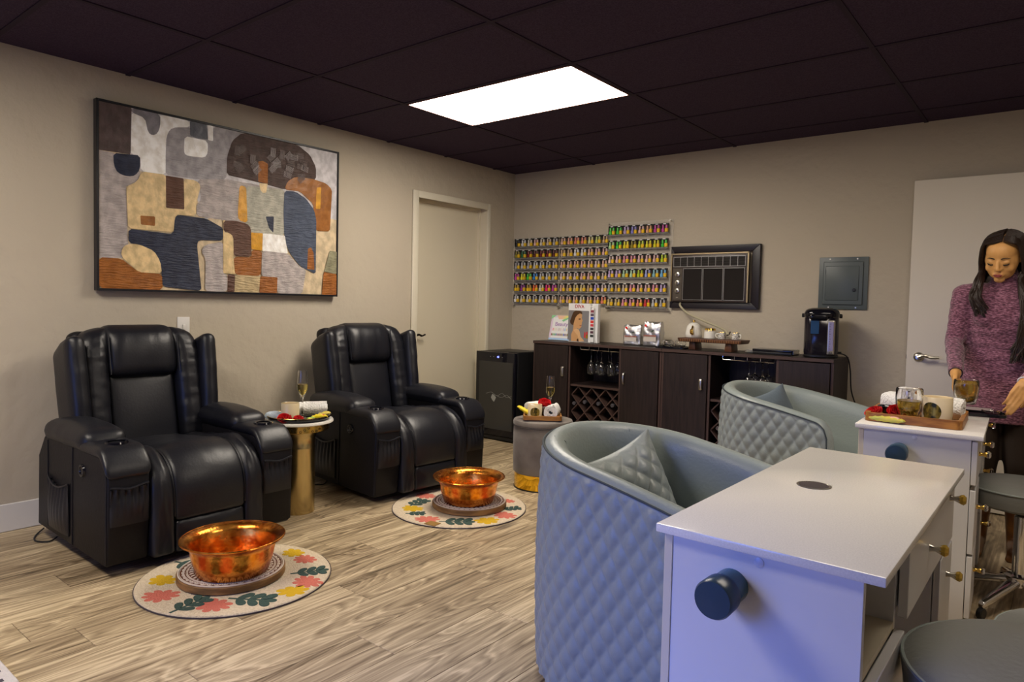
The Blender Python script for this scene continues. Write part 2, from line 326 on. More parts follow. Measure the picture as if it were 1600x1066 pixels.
ART = [('cream',[(-3.504,2.19),(-2.016,2.19),(-2.016,1.212),(-3.507,1.212)]),('lilac',[(-3.504,2.19),(-2.016,2.19),(-2.016,1.733),(-2.741,1.778),(-2.945,1.631),(-3.043,1.855),(-3.312,1.858),(-3.359,1.938)]),('greige',[(-3.505,1.936),(-3.446,1.933),(-3.312,1.858),(-3.322,1.801),(-3.385,1.764),(-3.373,1.381),(-3.507,1.372)]),('dkbrown',[(-3.504,2.19),(-3.356,2.19),(-3.362,1.94),(-3.505,1.936)]),('white',[(-3.356,2.168),(-3.29,2.167),(-3.242,2.15),(-3.203,2.19),(-3.043,2.19),(-3.041,2.153),(-3.136,2.133),(-3.164,2.093),(-3.177,1.982),(-3.175,1.861),(-3.308,1.859),(-3.312,1.945),(-3.359,1.938)]),('grey',[(-3.356,2.19),(-3.205,2.19),(-3.206,2.124),(-3.22,2.082),(-3.247,2.064),(-3.271,2.077),(-3.287,2.151),(-3.356,2.166)]),('lgrey',[(-3.177,1.861),(-3.175,1.994),(-3.172,2.074),(-3.153,2.118),(-3.124,2.134),(-3.036,2.155),(-2.922,2.101),(-2.898,2.19),(-2.69,2.19),(-2.796,2.102),(-2.82,1.89),(-2.995,1.863)]),('navy',[(-3.448,1.933),(-3.313,1.944),(-3.313,1.869),(-3.338,1.83),(-3.375,1.819),(-3.426,1.829),(-3.446,1.869)]),('navyg',[(-3.039,2.19),(-2.941,2.19),(-2.933,2.105),(-2.996,2.098),(-3.038,2.107)]),('white',[(-2.934,2.19),(-2.903,2.19),(-2.902,2.102),(-2.933,2.101)]),('white',[(-3.07,2.097),(-2.935,2.096),(-2.934,2.027),(-2.953,1.995),(-3.007,1.99),(-3.066,1.989),(-3.075,2.013)]),('greige',[(-2.995,1.863),(-2.82,1.89),(-2.426,1.885),(-2.423,1.589),(-2.659,1.586),(-2.839,1.643),(-3.0,1.649),(-2.999,1.72),(-2.97,1.748)]),('sage',[(-2.688,1.872),(-2.426,1.885),(-2.423,1.589),(-2.659,1.586),(-2.687,1.634),(-2.741,1.703)]),('brownp',[(-2.817,1.917),(-2.816,2.025),(-2.783,2.128),(-2.717,2.19),(-2.552,2.19),(-2.331,2.19),(-2.237,2.142),(-2.188,2.069),(-2.187,1.985),(-2.426,1.885),(-2.606,1.904)]),('rust',[(-2.611,2.033),(-2.579,2.042),(-2.544,2.029),(-2.545,1.904),(-2.61,1.907)]),('cream2',[(-2.603,1.9),(-2.545,1.904),(-2.556,1.847),(-2.578,1.84),(-2.597,1.86)]),('ochre',[(-2.735,1.861),(-2.715,1.868),(-2.691,1.86),(-2.681,1.641),(-2.741,1.653),(-2.745,1.703)]),('brownr',[(-3.177,1.856),(-3.078,1.855),(-3.073,1.678),(-3.176,1.675)]),('navy',[(-2.558,1.696),(-2.501,1.703),(-2.503,1.599),(-2.533,1.624)]),('rust2',[(-2.426,1.885),(-2.404,1.941),(-2.344,1.98),(-2.219,1.986),(-2.105,1.972),(-2.058,1.937),(-2.071,1.648),(-2.183,1.641),(-2.209,1.82),(-2.312,1.888)]),('ochre',[(-2.181,1.934),(-2.146,1.939),(-2.152,1.792),(-2.188,1.79)]),('blue',[(-2.426,1.878),(-2.343,1.883),(-2.265,1.847),(-2.201,1.781),(-2.182,1.714),(-2.183,1.349),(-2.307,1.397),(-2.385,1.479),(-2.423,1.556),(-2.432,1.74)]),('rust',[(-2.246,1.517),(-2.222,1.527),(-2.202,1.492),(-2.193,1.377),(-2.25,1.38)]),('rust2',[(-3.314,1.616),(-3.236,1.62),(-3.236,1.567),(-3.31,1.567)]),('cream2',[(-3.385,1.764),(-3.328,1.8),(-3.306,1.857),(-3.175,1.86),(-3.175,1.675),(-3.073,1.678),(-3.076,1.853),(-3.007,1.855),(-2.977,1.83),(-3.004,1.72),(-3.006,1.648),(-3.124,1.644),(-3.132,1.542),(-3.375,1.541)]),('brownr',[(-3.177,1.856),(-3.078,1.855),(-3.073,1.678),(-3.176,1.675)]),('rust2',[(-3.314,1.616),(-3.236,1.62),(-3.236,1.567),(-3.31,1.567)]),('navy',[(-3.375,1.538),(-3.135,1.532),(-3.127,1.623),(-3.112,1.643),(-2.945,1.641),(-2.838,1.594),(-2.839,1.52),(-2.988,1.51),(-2.999,1.483),(-2.971,1.227),(-3.196,1.232),(-3.203,1.352),(-3.242,1.429),(-3.323,1.46),(-3.375,1.461)]),('cream2',[(-3.413,1.389),(-3.406,1.433),(-3.38,1.455),(-3.323,1.458),(-3.242,1.429),(-3.208,1.374),(-3.198,1.304),(-3.323,1.306),(-3.375,1.353)]),('rust',[(-3.507,1.375),(-3.413,1.375),(-3.323,1.306),(-3.198,1.302),(-3.195,1.213),(-3.507,1.212)]),('greige',[(-2.949,1.487),(-2.841,1.514),(-2.84,1.324),(-2.811,1.313),(-2.813,1.212),(-2.95,1.216),(-2.947,1.403),(-2.975,1.449)]),('cream2',[(-2.84,1.643),(-2.767,1.638),(-2.775,1.426),(-2.759,1.321),(-2.838,1.324)]),('brownr',[(-2.84,1.64),(-2.767,1.648),(-2.687,1.638),(-2.659,1.612),(-2.658,1.434),(-2.773,1.433),(-2.776,1.551),(-2.803,1.57),(-2.837,1.572)]),('ochre',[(-2.659,1.586),(-2.579,1.588),(-2.583,1.478),(-2.656,1.483)]),('white',[(-2.579,1.588),(-2.423,1.588),(-2.4,1.474),(-2.582,1.476)]),('rust',[(-2.773,1.427),(-2.655,1.432),(-2.656,1.48),(-2.583,1.478),(-2.593,1.318),(-2.763,1.318)]),('greige',[(-2.583,1.478),(-2.4,1.474),(-2.307,1.39),(-2.26,1.379),(-2.289,1.212),(-2.475,1.212),(-2.476,1.315),(-2.588,1.317)]),('brownr',[(-2.81,1.317),(-2.765,1.317),(-2.767,1.212),(-2.812,1.212)]),('sand',[(-2.763,1.318),(-2.596,1.316),(-2.604,1.212),(-2.767,1.212)]),('rust',[(-2.596,1.316),(-2.474,1.315),(-2.478,1.212),(-2.601,1.212)]),('sage2',[(-2.074,1.516),(-2.018,1.513),(-2.021,1.357),(-2.117,1.369)]),('rust',[(-2.122,1.366),(-2.021,1.357),(-2.024,1.212),(-2.135,1.212)])]

# ================================================================ THE ROOM
H = 2.367; GX = [0, .863, 2.082, 3.301, 4.52, 5.5]; YA = -1.531; G = .6096
X1, Y1 = 5.5, -7.6
fl = struct('floor', box(-.1, X1 + .1, Y1 - .1, .1, -.12, -.008), mat('subfloor', (.05, .04, .03), .8))
pcache = {}
xs = 0
random.seed(11)
for ci in range(28):
    x0 = ci * .1973 - .03 ; x1 = min(x0 + .1973, X1); x0 = max(x0, 0)
    if x1 - x0 < .02: continue
    y = 0.0 + [0, -.42, -.85, -.21, -.63, -1.05][(ci * 5) % 6] + .0
    y = min(0, y + 1.22) if y < 0 else 0
    cuts = [0]; t = -([.55, 1.02, .30, .80, 1.22, .42][(ci * 5) % 6])
    while t > Y1 + .1: cuts.append(t); t -= 1.22
    cuts.append(Y1)
    for a, b in zip(cuts, cuts[1:]):
        L_ = round(a - b, 3); W_ = round(x1 - x0, 4)
        if (W_, L_) not in pcache: pcache[(W_, L_)] = mesh('plank', box(.0008, W_ - .0008, -L_ + .0008, -.0008, -.008, 0, .0008, 1), plank_m, ang=0)
        obj('plank', pcache[(W_, L_)], None, fl, (x0, a, 0))
struct('wall_left', box(-.15, 0, Y1 - .1, -1.27 + .02, 0, H + .02), wall_m)
wl = struct('wall_left_end', box(-.15, 0, -.365, 0, 0, H + .02), wall_m); wl.name = 'wall_left.001'
wl = struct('wall_left_top', box(-.15, 0, -1.25, -.365, 2.045, H + .02), wall_m); wl.name = 'wall_left.002'
struct('wall_back', box(-.15, X1 + .1, 0, .15, 0, H + .02), wall_m)
struct('wall_right', box(X1, X1 + .15, Y1 - .1, 0, 0, H + .02), wall_m)
struct('wall_front', box(-.15, X1 + .15, Y1 - .15, Y1, 0, H + .02), wall_m)
wn = tag(bpy.data.objects.new('window_1', None), kind='structure'); C.objects.link(wn); wn.location = (1.9, Y1, 1.15)
obj('window_frame', join(box(-1.26, 1.26, 0, .06, -.92, -.85, .01), box(-1.26, 1.26, 0, .06, .85, .92, .01), box(-1.26, -1.19, 0, .06, -.85, .85, .01), box(1.19, 1.26, 0, .06, -.85, .85, .01), box(-.03, .03, 0, .05, -.85, .85, .01)), door2_m, wn)
obj('pane', box(-1.19, 1.19, .01, .02, -.85, .85), mat('window_pane_sky', (.2, .3, .5), .1, emit=((.25, .4, .9), .5)), wn)
for nm, g in (('baseboard_left', box(.0, .014, Y1, -1.28, 0, .137, .003, 1)), ('baseboard_back', box(.46, 3.2, -.014, 0, 0, .137, .003, 1)),
              ('baseboard_right', box(X1 - .014, X1, Y1, 0, 0, .137, .003, 1)), ('baseboard_front', box(0, X1, Y1, Y1 + .014, 0, .137, .003, 1))):
    struct(nm, g, base_m)
# ceiling: dark lay-in tiles on a grid
ce = struct('ceiling', box(-.15, X1 + .15, Y1 - .15, .15, H + .02, H + .1), tee_m)
ys = [0] + [YA - k * G for k in range(-2, 10)]
ys = [y for y in ys if y > Y1] + [Y1]
tcache = {}
PAN = {(1, 3), (1, 8), (3, 4)}
for i in range(5):
    for j in range(len(ys) - 1):
        if (i, j) in PAN: continue
        W_, L_ = round(GX[i + 1] - GX[i], 3), round(ys[j] - ys[j + 1], 3)
        if (W_, L_) not in tcache: tcache[(W_, L_)] = mesh('ceiling_tile', box(.007, W_ - .007, -L_ + .007, -.007, .004, .016, .003, 1), ceil_m)
        obj('ceiling_tile', tcache[(W_, L_)], None, ce, (GX[i], ys[j], H))
for i in range(1, 5): obj('grid_bar', box(-.0115, .0115, Y1 + .01, -.01, -.001, .018), tee_m, ce, (GX[i], 0, H))
for y in ys[1:-1]: obj('grid_bar', box(.005, X1 - .005, -.0115, .0115, -.0005, .0175), tee_m, ce, (0, y, H))
em = mat('led_diffuser', (.9, .9, .9), .4, emit=((1.0, .895, .76), PANEL_EMIT)); em2 = mat('fill_diffuser', (.9, .9, .9), .4, emit=((1.0, .87, .72), PANEL_EMIT * .5))
for n_, (i, j) in enumerate(sorted(PAN)):
    t = thing('ceiling_light', 'flat rectangular glowing LED panel set in the dark tile ceiling' if (i, j) == (1, 3) else
              ['', 'glowing LED ceiling panel behind the viewer over the left walkway', 'added fill light panel in the ceiling above the gap between the manicure tables'][n_], 'ceiling light', ((GX[i] + GX[i + 1]) / 2, (ys[j] + ys[j + 1]) / 2, H))
    a, b = 1.2192 / 2 - .012, G / 2 - .012
    obj('diffuser', box(-a + .006, a - .006, -b + .006, b - .006, -.002, .006), em if (i, j) != (3, 4) else em2, t)  # half-strength panel is unseen, added to brighten far table, woman and right door
    obj('frame', join(box(-a, a, -b, -b + .008, -.004, .004), box(-a, a, b - .008, b, -.004, .004), box(-a, -a + .008, -b, b, -.004, .004), box(a - .008, a, -b, b, -.004, .004)), mat('light_frame', (.25, .1, .08), .5), t)
# door in the left wall, deep in its casing
d1 = tag(bpy.data.objects.new('door_1', None), kind='structure'); C.objects.link(d1); d1.location = (0, -1.25, 0)
obj('slab', box(-.135, -.095, .018, .865, .008, 2.01, .002, 1), door_m, d1)
obj('jamb', join(box(-.14, 0, -.02, .012, 0, 2.045), box(-.14, 0, .868, .885, 0, 2.045), box(-.14, 0, .012, .868, 2.013, 2.045), box(-.095, -.07, .012, .03, 0, 2.013), box(-.095, -.07, .85, .868, 0, 2.013), box(-.095, -.07, .03, .85, 1.985, 2.013)), door_m, d1)
obj('casing', join(box(0, .016, -.02, .04, 0, 2.055, .005), box(0, .016, .845 + .02, .905, 0, 2.055, .005), box(0, .0155, .02, .88, 2.0, 2.055, .005)), mat('door_trim_paint', (.70, .65, .53), .4), d1)
hd = obj('door_handle', join(mv(cyl(.028, 0, .01, 20, .003), ry=pi / 2), mv(cyl(.010, 0, .055, 12), ry=pi / 2), tube(spline([(.05, 0, 0), (.052, .03, .006), (.05, .065, -.004), (.05, .10, .006)], 5), [.009] * 10 + [.007] * 6)), bronze, d1, (-.095, .085, .905))
# white slab door opened flat against the back wall
d2 = tag(bpy.data.objects.new('door_2', None), kind='structure'); C.objects.link(d2); d2.location = (3.262, -.075, 0)
obj('slab', box(0, .86, 0, .04, .01, 2.0, .002, 1), door2_m, d2)
obj('door_handle', join(mv(lathe([(.031, 0), (.030, .005), (.022, .012), (.013, .016), (0, .017)], 28), rx=pi / 2), mv(cyl(.012, 0, .05, 12), rx=pi / 2), tube(spline([(0, -.048, 0), (.035, -.05, .012), (.07, -.048, .003), (.115, -.046, .004)], 5), [.011] * 8 + [.009] * 8)), nickel, d2, (.068, 0, .905))
obj('latch', box(-.004, .001, .01, .03, .89, .915), black, d2)
obj('hinge_jamb', box(.865, .93, .0, .07, 0, 2.05, .003), door2_m, d2)
# light switch plate
t = thing('light_switch', 'small white wall plate just above the left recliner back', 'switch', (.0, -3.055, 1.0))
obj('plate', box(0, .006, -.036, .036, -.058, .058, .002), base_m, t); obj('toggle', box(.006, .014, -.008, .008, -.014, .014, .002), base_m, t)

# ================================================================ RECLINERS
def nz(p, s, seed=0): return noise.noise(Vector((p[0] * s[0] + seed, p[1] * s[1], p[2] * s[2])))
def make_recliner():
    t = thing('recliner', '', 'recliner')
    obj('base_frame', join(box(.10, .72, -.24, .24, .035, .15, .01), *[cyl(.022, 0, .04, 12, .003, x, y) for x in (.14, .66) for y in (-.2, .2)]), black, t)
    prof = [(.05, .055), (.858, .045), (.872, .06), (.885, .28), (.885, .42), (.868, .462), (.835, .492), (.78, .508), (.66, .512), (.58, .505), (.15, .505), (.065, .40), (.055, .12)]
    for s in (-1, 1):
        a, b = (.262, .43) if s > 0 else (-.43, -.262)
        arm = obj('arm_panel', prism(prof, a, b, 'y', .012), leather_d, t)
        yo = s * .431
        # seams on the outside, pocket, button
        for q_ in ([(.20, yo, .08), (.20, yo, .49)], [(.50, yo, .06), (.51, yo, .50)], [(.865, yo, .06), (.876, yo, .42), (.85, yo, .47)]): obj('seam', tube(q_, .003, 5), leather, arm)
        def pk(u, v, s=s, yo=yo):
            x = .215 + .255 * u; z = .09 + .235 * v - .03 * sin(pi * u) * v
            return (x, yo + s * (.004 + .018 * sin(pi * u) ** .5 * (1 - .35 * v) * sin(pi * min(1, v * .9 + .12)) + .005 * (sin(u * 44 + 2 * v) * v ** 1.5)), z)
        obj('side_pocket', grid(40, 14, pk, .004), leather, arm)
        obj('elastic', tube([(.215 + .255 * k / 14, yo + s * (.006 + .008 * sin(pi * k / 14)), .327 - .03 * sin(pi * k / 14)) for k in range(15)], .0045, 6), leather, arm)
        if s < 0:
            obj('control_button', xf(join(lathe([(0, .004), (.012, .005), (.016, .003), (.02, .008), (.026, .008), (.029, 0)], 28), ), Matrix.Translation((.625, yo, .415)) @ Matrix.Rotation(pi / 2, 4, 'X')), blackg, arm)
        # gathered front pocket
        def fp(u, v, s=s):
            y = s * (.27 + .152 * u); z = .22 + .155 * v
            return (.884 + .004 + .016 * sin(pi * u) ** .4 * sin(pi * min(1, .15 + v)) + .006 * sin(u * 36 + 3 * v) * v ** 2, y, z)
        obj('front_pocket', grid(26, 10, fp, .003), leather, arm)
        obj('elastic', tube([(.898 - .006 * abs(k / 6 - 1), s * (.27 + .152 * k / 12), .378 + .006 * cos(k * .5)) for k in range(13)], .005, 6), leather, arm)
        # front console with rolled edge and cup holder
        f = lambda p, s=s: (p.x, p.y + s * .346, p.z - max(0, p.x - .79) ** 2 * 9)
        g = rbox(.165, .092, .022, .02, (10, 6, 1), (0, 0, .006), lambda p: p + Vector((.725, 0, .517)))
        obj('console_cap', warp(g, f), leather, arm)
        obj('cup_holder', mv(lathe([(.034, .012), (.044, .014), (.047, .006), (.038, .002), (.034, -.015), (0, -.015)], 24, cap=False), .755, s * .346, .537), blackg, arm)
        # arm pad
        def pad(p, s=s):
            w_ = 1 + .02 * nz(p, (20, 14, 14)); z = p.z * w_
            x = p.x; z -= .10 * max(0, (x - .12)) ** 1.6 * 1.6; z -= .05 * max(0, -x - .1)
            return (x + .398, p.y * w_ + s * .345, z + .537)
        obj('arm_pad', rbox(.252, .095, .048, .046, (14, 8, 3), (.008, .008, .022), pad), leather, arm)
    # seat: strips that run back to front and over the knee edge
    def path(s, w_, drop=.0):
        a, r_ = .535, .13
        x0, z0 = .17, .375
        if s < a: x, z, tx, tz = x0 + s, z0 + .045 * (s / a) ** 1.5, 1, .09
        elif s < a + r_ * pi / 2:
            th = (s - a) / r_; x = x0 + a + r_ * sin(th); z = z0 + .045 - r_ * (1 - cos(th)); tx, tz = cos(th), -sin(th)
        else:
            q = s - a - r_ * pi / 2; x = x0 + a + r_ + .06 * q; z = z0 + .045 - r_ - q; tx, tz = .06, -1
        l = sqrt(tx * tx + tz * tz); nx, nz_ = -tz / l, tx / l
        return x + nx * w_, z + nz_ * w_
    tot = .535 + .13 * pi / 2 + .245
    def strip(y0, y1, s0, s1, th, puff, wr, seed, n=(36, 10, 2)):
        hx, hy = (s1 - s0) / 2, (y1 - y0) / 2
        def f(p):
            s = p.x + (s0 + s1) / 2; k = max(0, p.z) / th
            wz = wr * (nz((s, p.y, 0), (16, 42, 1), seed) + .7 * nz((s, p.y, 0), (38, 16, 1), seed + 9)) * k
            x, z = path(s, p.z + wz + .02); return (x, p.y + (y0 + y1) / 2, z)
        return rbox(hx, hy, th, .022, n, (0, 0, puff), f)
    obj('seat_cushion', strip(-.165, .165, 0, .535 + .204 + .105, .05, .022, .0025, 1), leather, t)
    for s in (-1, 1):
        a, b = sorted((s * .163, s * .262))
        obj('seat_bolster', strip(a, b, .0, tot, .046, .016, .0055, 5 + s), leather, t)
    obj('footrest_band', strip(-.165, .165, .535 + .204 + .10, tot, .044, .006, .004, 3, (10, 14, 2)), leather, t)
    for s in (-1, 1): obj('seam', tube([(path(q, .062)[0], s * .165, path(q, .062)[1]) for q in [k * .02 for k in range(9, 42)]], .004, 6), leather, t)
    # backrest
    O = Vector((.185, 0, .385)); tv = Vector((-.20, 0, .98)); nv = Vector((.98, 0, .20))
    def B(n_, y, h): return O + nv * n_ + tv * h + Vector((0, y, 0))
    obj('back_shell', rbox(.055, .30, .30, .04, (2, 8, 8), (0, 0, 0), lambda p: B(p.x - .025, p.y, p.z + .32)), leather_d, t)
    def hr(p):
        wz = .004 * nz(p, (5, 40, 8), 2) * (p.x > 0); k = p.z / .14
        return B(p.x + .050 + wz + .012 * (1 - k * k) * (p.x > 0) - (.045 * max(0, k) ** 3), p.y, p.z + .505)
    obj('headrest', rbox(.07, .172, .142, .05, (3, 14, 12), (.012, 0, .0), hr), leather, t)
    obj('lumbar_panel', rbox(.045, .168, .20, .03, (2, 12, 12), (.02, 0, 0), lambda p: B(p.x + .03, p.y, p.z + .19)), leather, t)
    for s in (-1, 1):
        def sb(p, s=s):
            h = p.z + .325; wz = (.005 * nz((p.y, p.z, 0), (10, 38, 1), 7 * s) + .003 * nz((p.y, p.z, 0), (12, 80, 1), 3 * s)) * (p.x > 0); k = max(0, (h - .47) / .17)
            y = p.y + s * (.228 + .012 * (1 - h / .6)) - s * .03 * k * k
            return B(p.x + .055 + wz - .04 * k ** 2, y, h - .012 * (abs(p.y * s + .06) / .06) * k)
        obj('back_bolster', rbox(.070, .070, .315, .05, (3, 8, 34), (.010, 0, 0), sb), leather, t)
        def wg(p, s=s):
            h = p.z + .30; y = p.y + s * (.312 + .03 * (h - .1)); n_ = p.x + .045 + .02 * (h / .5)
            return B(n_ + .006 * nz(p, (9, 9, 20), 3), y, h + p.x * .12 - .025 * max(0, -p.x / .1))
        obj('wing', rbox(.115, .042, .265, .038, (8, 4, 14), (.008, .008, .0), wg), leather, t)
        obj('seam', tube([B(.168, s * (.310 + .03 * (h - .1)), h) for h in (.06, .2, .3, .4, .5)], .003, 5), leather, t)
        obj('seam', tube([B(.128 - .0 * h, s * .168, h) for h in (.38, .46, .52, .58)], .0035, 5), leather, t)
    return t
rec = make_recliner()
place(rec, (.12, -3.41, 0), 0, 'black leather recliner on the left, below the large abstract painting')
rec['group'] = 'black leather recliners along the left wall'
r2 = copy_tree(rec); place(r2, (.155, -1.945, 0), -.07, 'black leather recliner standing beside the left wall door')
obj_c = tag(obj('power_cord', tube(spline([(.12, -3.80, .012), (.2, -3.86, .006), (.28, -3.88, .006), (.33, -3.84, .006), (.30, -3.80, .01)], 6), .004, 6), black), 'thin black cord looped on the floor behind the left recliner', 'cord')
tag(obj('power_cord', tube(spline([(.04, -2.50, .006), (.2, -2.46, .006), (.33, -2.41, .006), (.40, -2.36, .006), (.36, -2.30, .012)], 6), .004, 6), black), 'black cord on the floor between gold table and second recliner', 'cord')

# ================================================================ RUGS, BOARDS, COPPER BOWLS
def flower(cx, cy, r, rot, n=7, sq=1.0, z=.011):
    pts = []
    for k in range(n * 8):
        a = 2 * pi * k / (n * 8); rr = r * (.62 + .38 * abs(cos(n * a / 2)) ** .6) * (1 + .06 * sin(3 * a))
        x, y = rr * cos(a), rr * sin(a) * sq; pts.append((cx + x * cos(rot) - y * sin(rot), cy + x * sin(rot) + y * cos(rot)))
    return prism(pts, .006, z, 'z', .0015)
def leafs(cx, cy, r, rot, n=6, z=.0105):
    gs = []
    def leaf(x, y, l, a):
        pts = []
        for k in range(14):
            t = 2 * pi * k / 14; u = l * (.5 + .5 * cos(t)); v = l * .25 * sin(t) * (1 + .3 * cos(t)); pts.append((x + u * cos(a) - v * sin(a), y + u * sin(a) + v * cos(a)))
        return prism(pts, .006, z + .0004 * len(gs), 'z')
    gs.append(prism([(cx + p * cos(rot) - q * sin(rot), cy + p * sin(rot) + q * cos(rot)) for p, q in ((-r, -.006), (r * .6, -.006), (r * .6, .006), (-r, .006))], .006, z, 'z'))
    gs.append(leaf(cx + r * .4 * cos(rot), cy + r * .4 * sin(rot), r * .7, rot))
    for k in range(n // 2):
        t = -.6 + .5 * k
        for s in (-1, 1): gs.append(leaf(cx + r * t * cos(rot), cy + r * t * sin(rot), r * .75, rot + s * .85))
    return join(*gs)
def make_rug(loc, rz, label, mot, patch=False, group='round floral rugs under the foot bowls'):
    t = thing('round_rug', label, 'rug', loc, rz, group); r = .378
    obj('pile', lathe([(0, 0), (r, 0), (r + .004, .004), (r, .010), (0, .010)], 96, cap=False), jute, t)
    obj('binding', lathe([(r, 0), (r + .006, .002), (r + .006, .006), (r + .001, .006)], 96, cap=False), dkedge, t)
    for kind, a, rr, sz, rot in mot:
        x, y = rr * cos(R(a)), rr * sin(R(a)); sz *= 1.18; rr = rr - .006
        if kind == 'g':
            q = min(1, (r - rr - .004) / sz / .60) if abs(((a - rot + 90) % 180) - 90) < 35 else 1; obj('leaf_motif', leafs(x - .018 * cos(R(a)), y - .018 * sin(R(a)), sz * max(.6, q) * .92, R(rot)), forest, t)
        else: obj('flower_motif', flower(x, y, sz, R(rot), 9 if kind == 'c' else 7, .8), coral if kind == 'c' else mustard, t)
    if patch: obj('leather_patch', box(.035, .105, -.372, -.315, .0095, .013, .001, 1), tan_l, t, rot=(0, 0, R(8)))
    return t
# view direction runs roughly towards +150deg, so motifs facing the camera sit near -30deg
mA = [('y', -128, .285, .055, 10), ('c', -96, .30, .062, 40), ('g', -64, .31, .075, 100), ('c', -46, .285, .062, 20), ('g', -18, .29, .085, 35), ('y', 12, .315, .055, 60), ('c', 30, .315, .06, 0), ('g', 50, .31, .07, 60), ('c', 80, .30, .05, 0), ('g', -165, .28, .085, 20), ('y', 100, .31, .05, 0), ('c', 150, .3, .05, 0)]
mB = [('y', -126, .27, .058, 10), ('g', -106, .30, .05, 40), ('c', -82, .30, .06, 40), ('g', -50, .305, .085, 40), ('y', -18, .31, .06, 60), ('c', 8, .305, .062, 0), ('g', 32, .315, .055, 60), ('c', 62, .30, .04, 0), ('g', -150, .27, .075, 100), ('c', 178, .29, .06, 0), ('y', 120, .31, .05, 0)]
make_rug((1.362, -3.475, 0), 0, 'round cream floral rug lying in front of the left recliner', mA)
make_rug((1.36, -2.115, 0), 0, 'round cream floral rug with brown leather tag before the second recliner', mB, True)
def make_board():
    t = thing('carved_board', '', 'board', group='round carved wooden boards under the bowls'); r = .213
    obj('slab', lathe([(0, 0), (r - .003, 0), (r, .003), (r, .027), (r - .003, .030), (0, .030)], 72, cap=False), board_s, t)
    obj('carved_top', lathe([(0, .0302), (r - .004, .0302), (r - .004, .031), (0, .031)], 72, cap=False), board_t, t)
    ring = lambda a, b: lathe([(a, .031), (a, .0335), (b, .0335), (b, .031)], 72, cap=False)
    gs = [ring(.203, .208), ring(.168, .171), ring(.140, .143), ring(0.118, .121), ring(.1985, .2005), ring(.173, .175), ring(.137, .1385), ring(.108, .110), ring(.06, .09)]
    for n_, rad, sz, ty in ((40, .186, .0135, 0), (40, .155, .0105, 1), (34, .129, .0095, 0)):
        for k in range(n_):
            a = 2 * pi * k / n_; pts = []
            if ty == 0:
                for q in range(9): th = pi * q / 8; pts.append((sz * cos(th), sz * .9 * sin(th) - sz * .4))
                for q in range(8, -1, -1): th = pi * q / 8; pts.append((sz * .6 * cos(th), sz * .55 * sin(th) - sz * .4))
                for w_ in ((0, -sz * .2, sz * .3),):
                    gs.append(mv(prism([(w_[2] * cos(2 * pi * i / 6), w_[1] + w_[2] * sin(2 * pi * i / 6)) for i in range(6)], .031, .0335, 'z'), rad * cos(a), rad * sin(a), 0, a - pi / 2))
            else: pts = [(sz * .55 * cos(2 * pi * i / 8), sz * sin(2 * pi * i / 8)) for i in range(8)]
            gs.append(mv(prism(pts, .031, .0335, 'z'), rad * cos(a), rad * sin(a), 0, a - pi / 2 + (.5 if ty else 0)))
    tag(obj('whitewashed_relief', join(*gs), white_p, t), kind='stuff')
    return t
b1 = make_board(); place(b1, (1.345, -3.487, .0135), .3, 'round carved whitewashed board under the left copper bowl')
b2 = copy_tree(b1); place(b2, (1.40, -2.075, .0135), 1.3, 'round carved whitewashed board under the right copper bowl')
def make_bowl():
    g = lathe([(0, .0), (.130, .0), (.141, .004), (.158, .060), (.167, .105), (.174, .122), (.198, .137), (.203, .141), (.203, .145), (.198, .146), (.170, .131), (.162, .115), (.154, .062), (.137, .009), (.1, .006), (0, .005)], 96, cap=False)
    o = obj('copper_bowl', g, copper, ang=60); obj('rolled_rim', tube([(.202 * cos(2 * pi * k / 64), .202 * sin(2 * pi * k / 64), .1435) for k in range(64)], .0042, 8, True), copper, o)
    tag(o, '', 'bowl', 'hammered copper foot bowls'); return o
c1 = make_bowl(); place(c1, (1.385, -3.505, .0475), 0, 'hammered copper foot bowl in front of the left recliner')
c2 = copy_tree(c1); place(c2, (1.415, -2.10, .0475), 1, 'hammered copper foot bowl in front of the second recliner')
t = thing('patterned_mat', 'pale patterned mat whose corner shows at the lower left edge', 'mat', (1.62, -4.315, 0))
obj('pile', box(-.9, 0, -.6, 0, 0, .008, .003, 1), mat('mat_pale', (.62, .58, .58), .95, bump=(120, .8)), t)
obj('printed_mark', join(*[box(-.05 - .07 * k, -.03 - .07 * k, -.05, -.03 + .01 * (k % 2), .008, .0088) for k in range(8)]), mat('mat_print', (.07, .06, .08), .9), t)

# ================================================================ PAINTING
PIG = {'cream': ((.50, .40, .26), None), 'lilac': ((.46, .44, .46), None), 'greige': ((.36, .32, .31), 1), 'dkbrown': ((.065, .042, .040), None), 'white': ((.78, .75, .70), None), 'grey': ((.17, .16, .18), None),
       'lgrey': ((.30, .285, .30), 1), 'navy': ((.014, .019, .042), 1), 'navyg': ((.065, .07, .09), None), 'sage': ((.36, .35, .29), 1), 'brownp': ((.055, .031, .026), 1), 'rust': ((.25, .080, .008), 1), 'rust2': ((.24, .085, .010), None),
       'cream2': ((.58, .43, .22), None), 'ochre': ((.52, .25, .015), None), 'brownr': ((.085, .035, .02), 1), 'blue': ((.045, .06, .10), 1), 'sand': ((.42, .32, .17), 1), 'sage2': ((.22, .21, .13), 1)}
t = thing('abstract_painting', 'large abstract canvas of brown, navy, ochre and cream shapes in black frame', 'painting', (0, -2.768, 1.70))
y0, y1, z0, z1 = -3.532, -2.004, 1.20, 2.202
fr = mat('black_frame', (.008, .008, .012), .35)
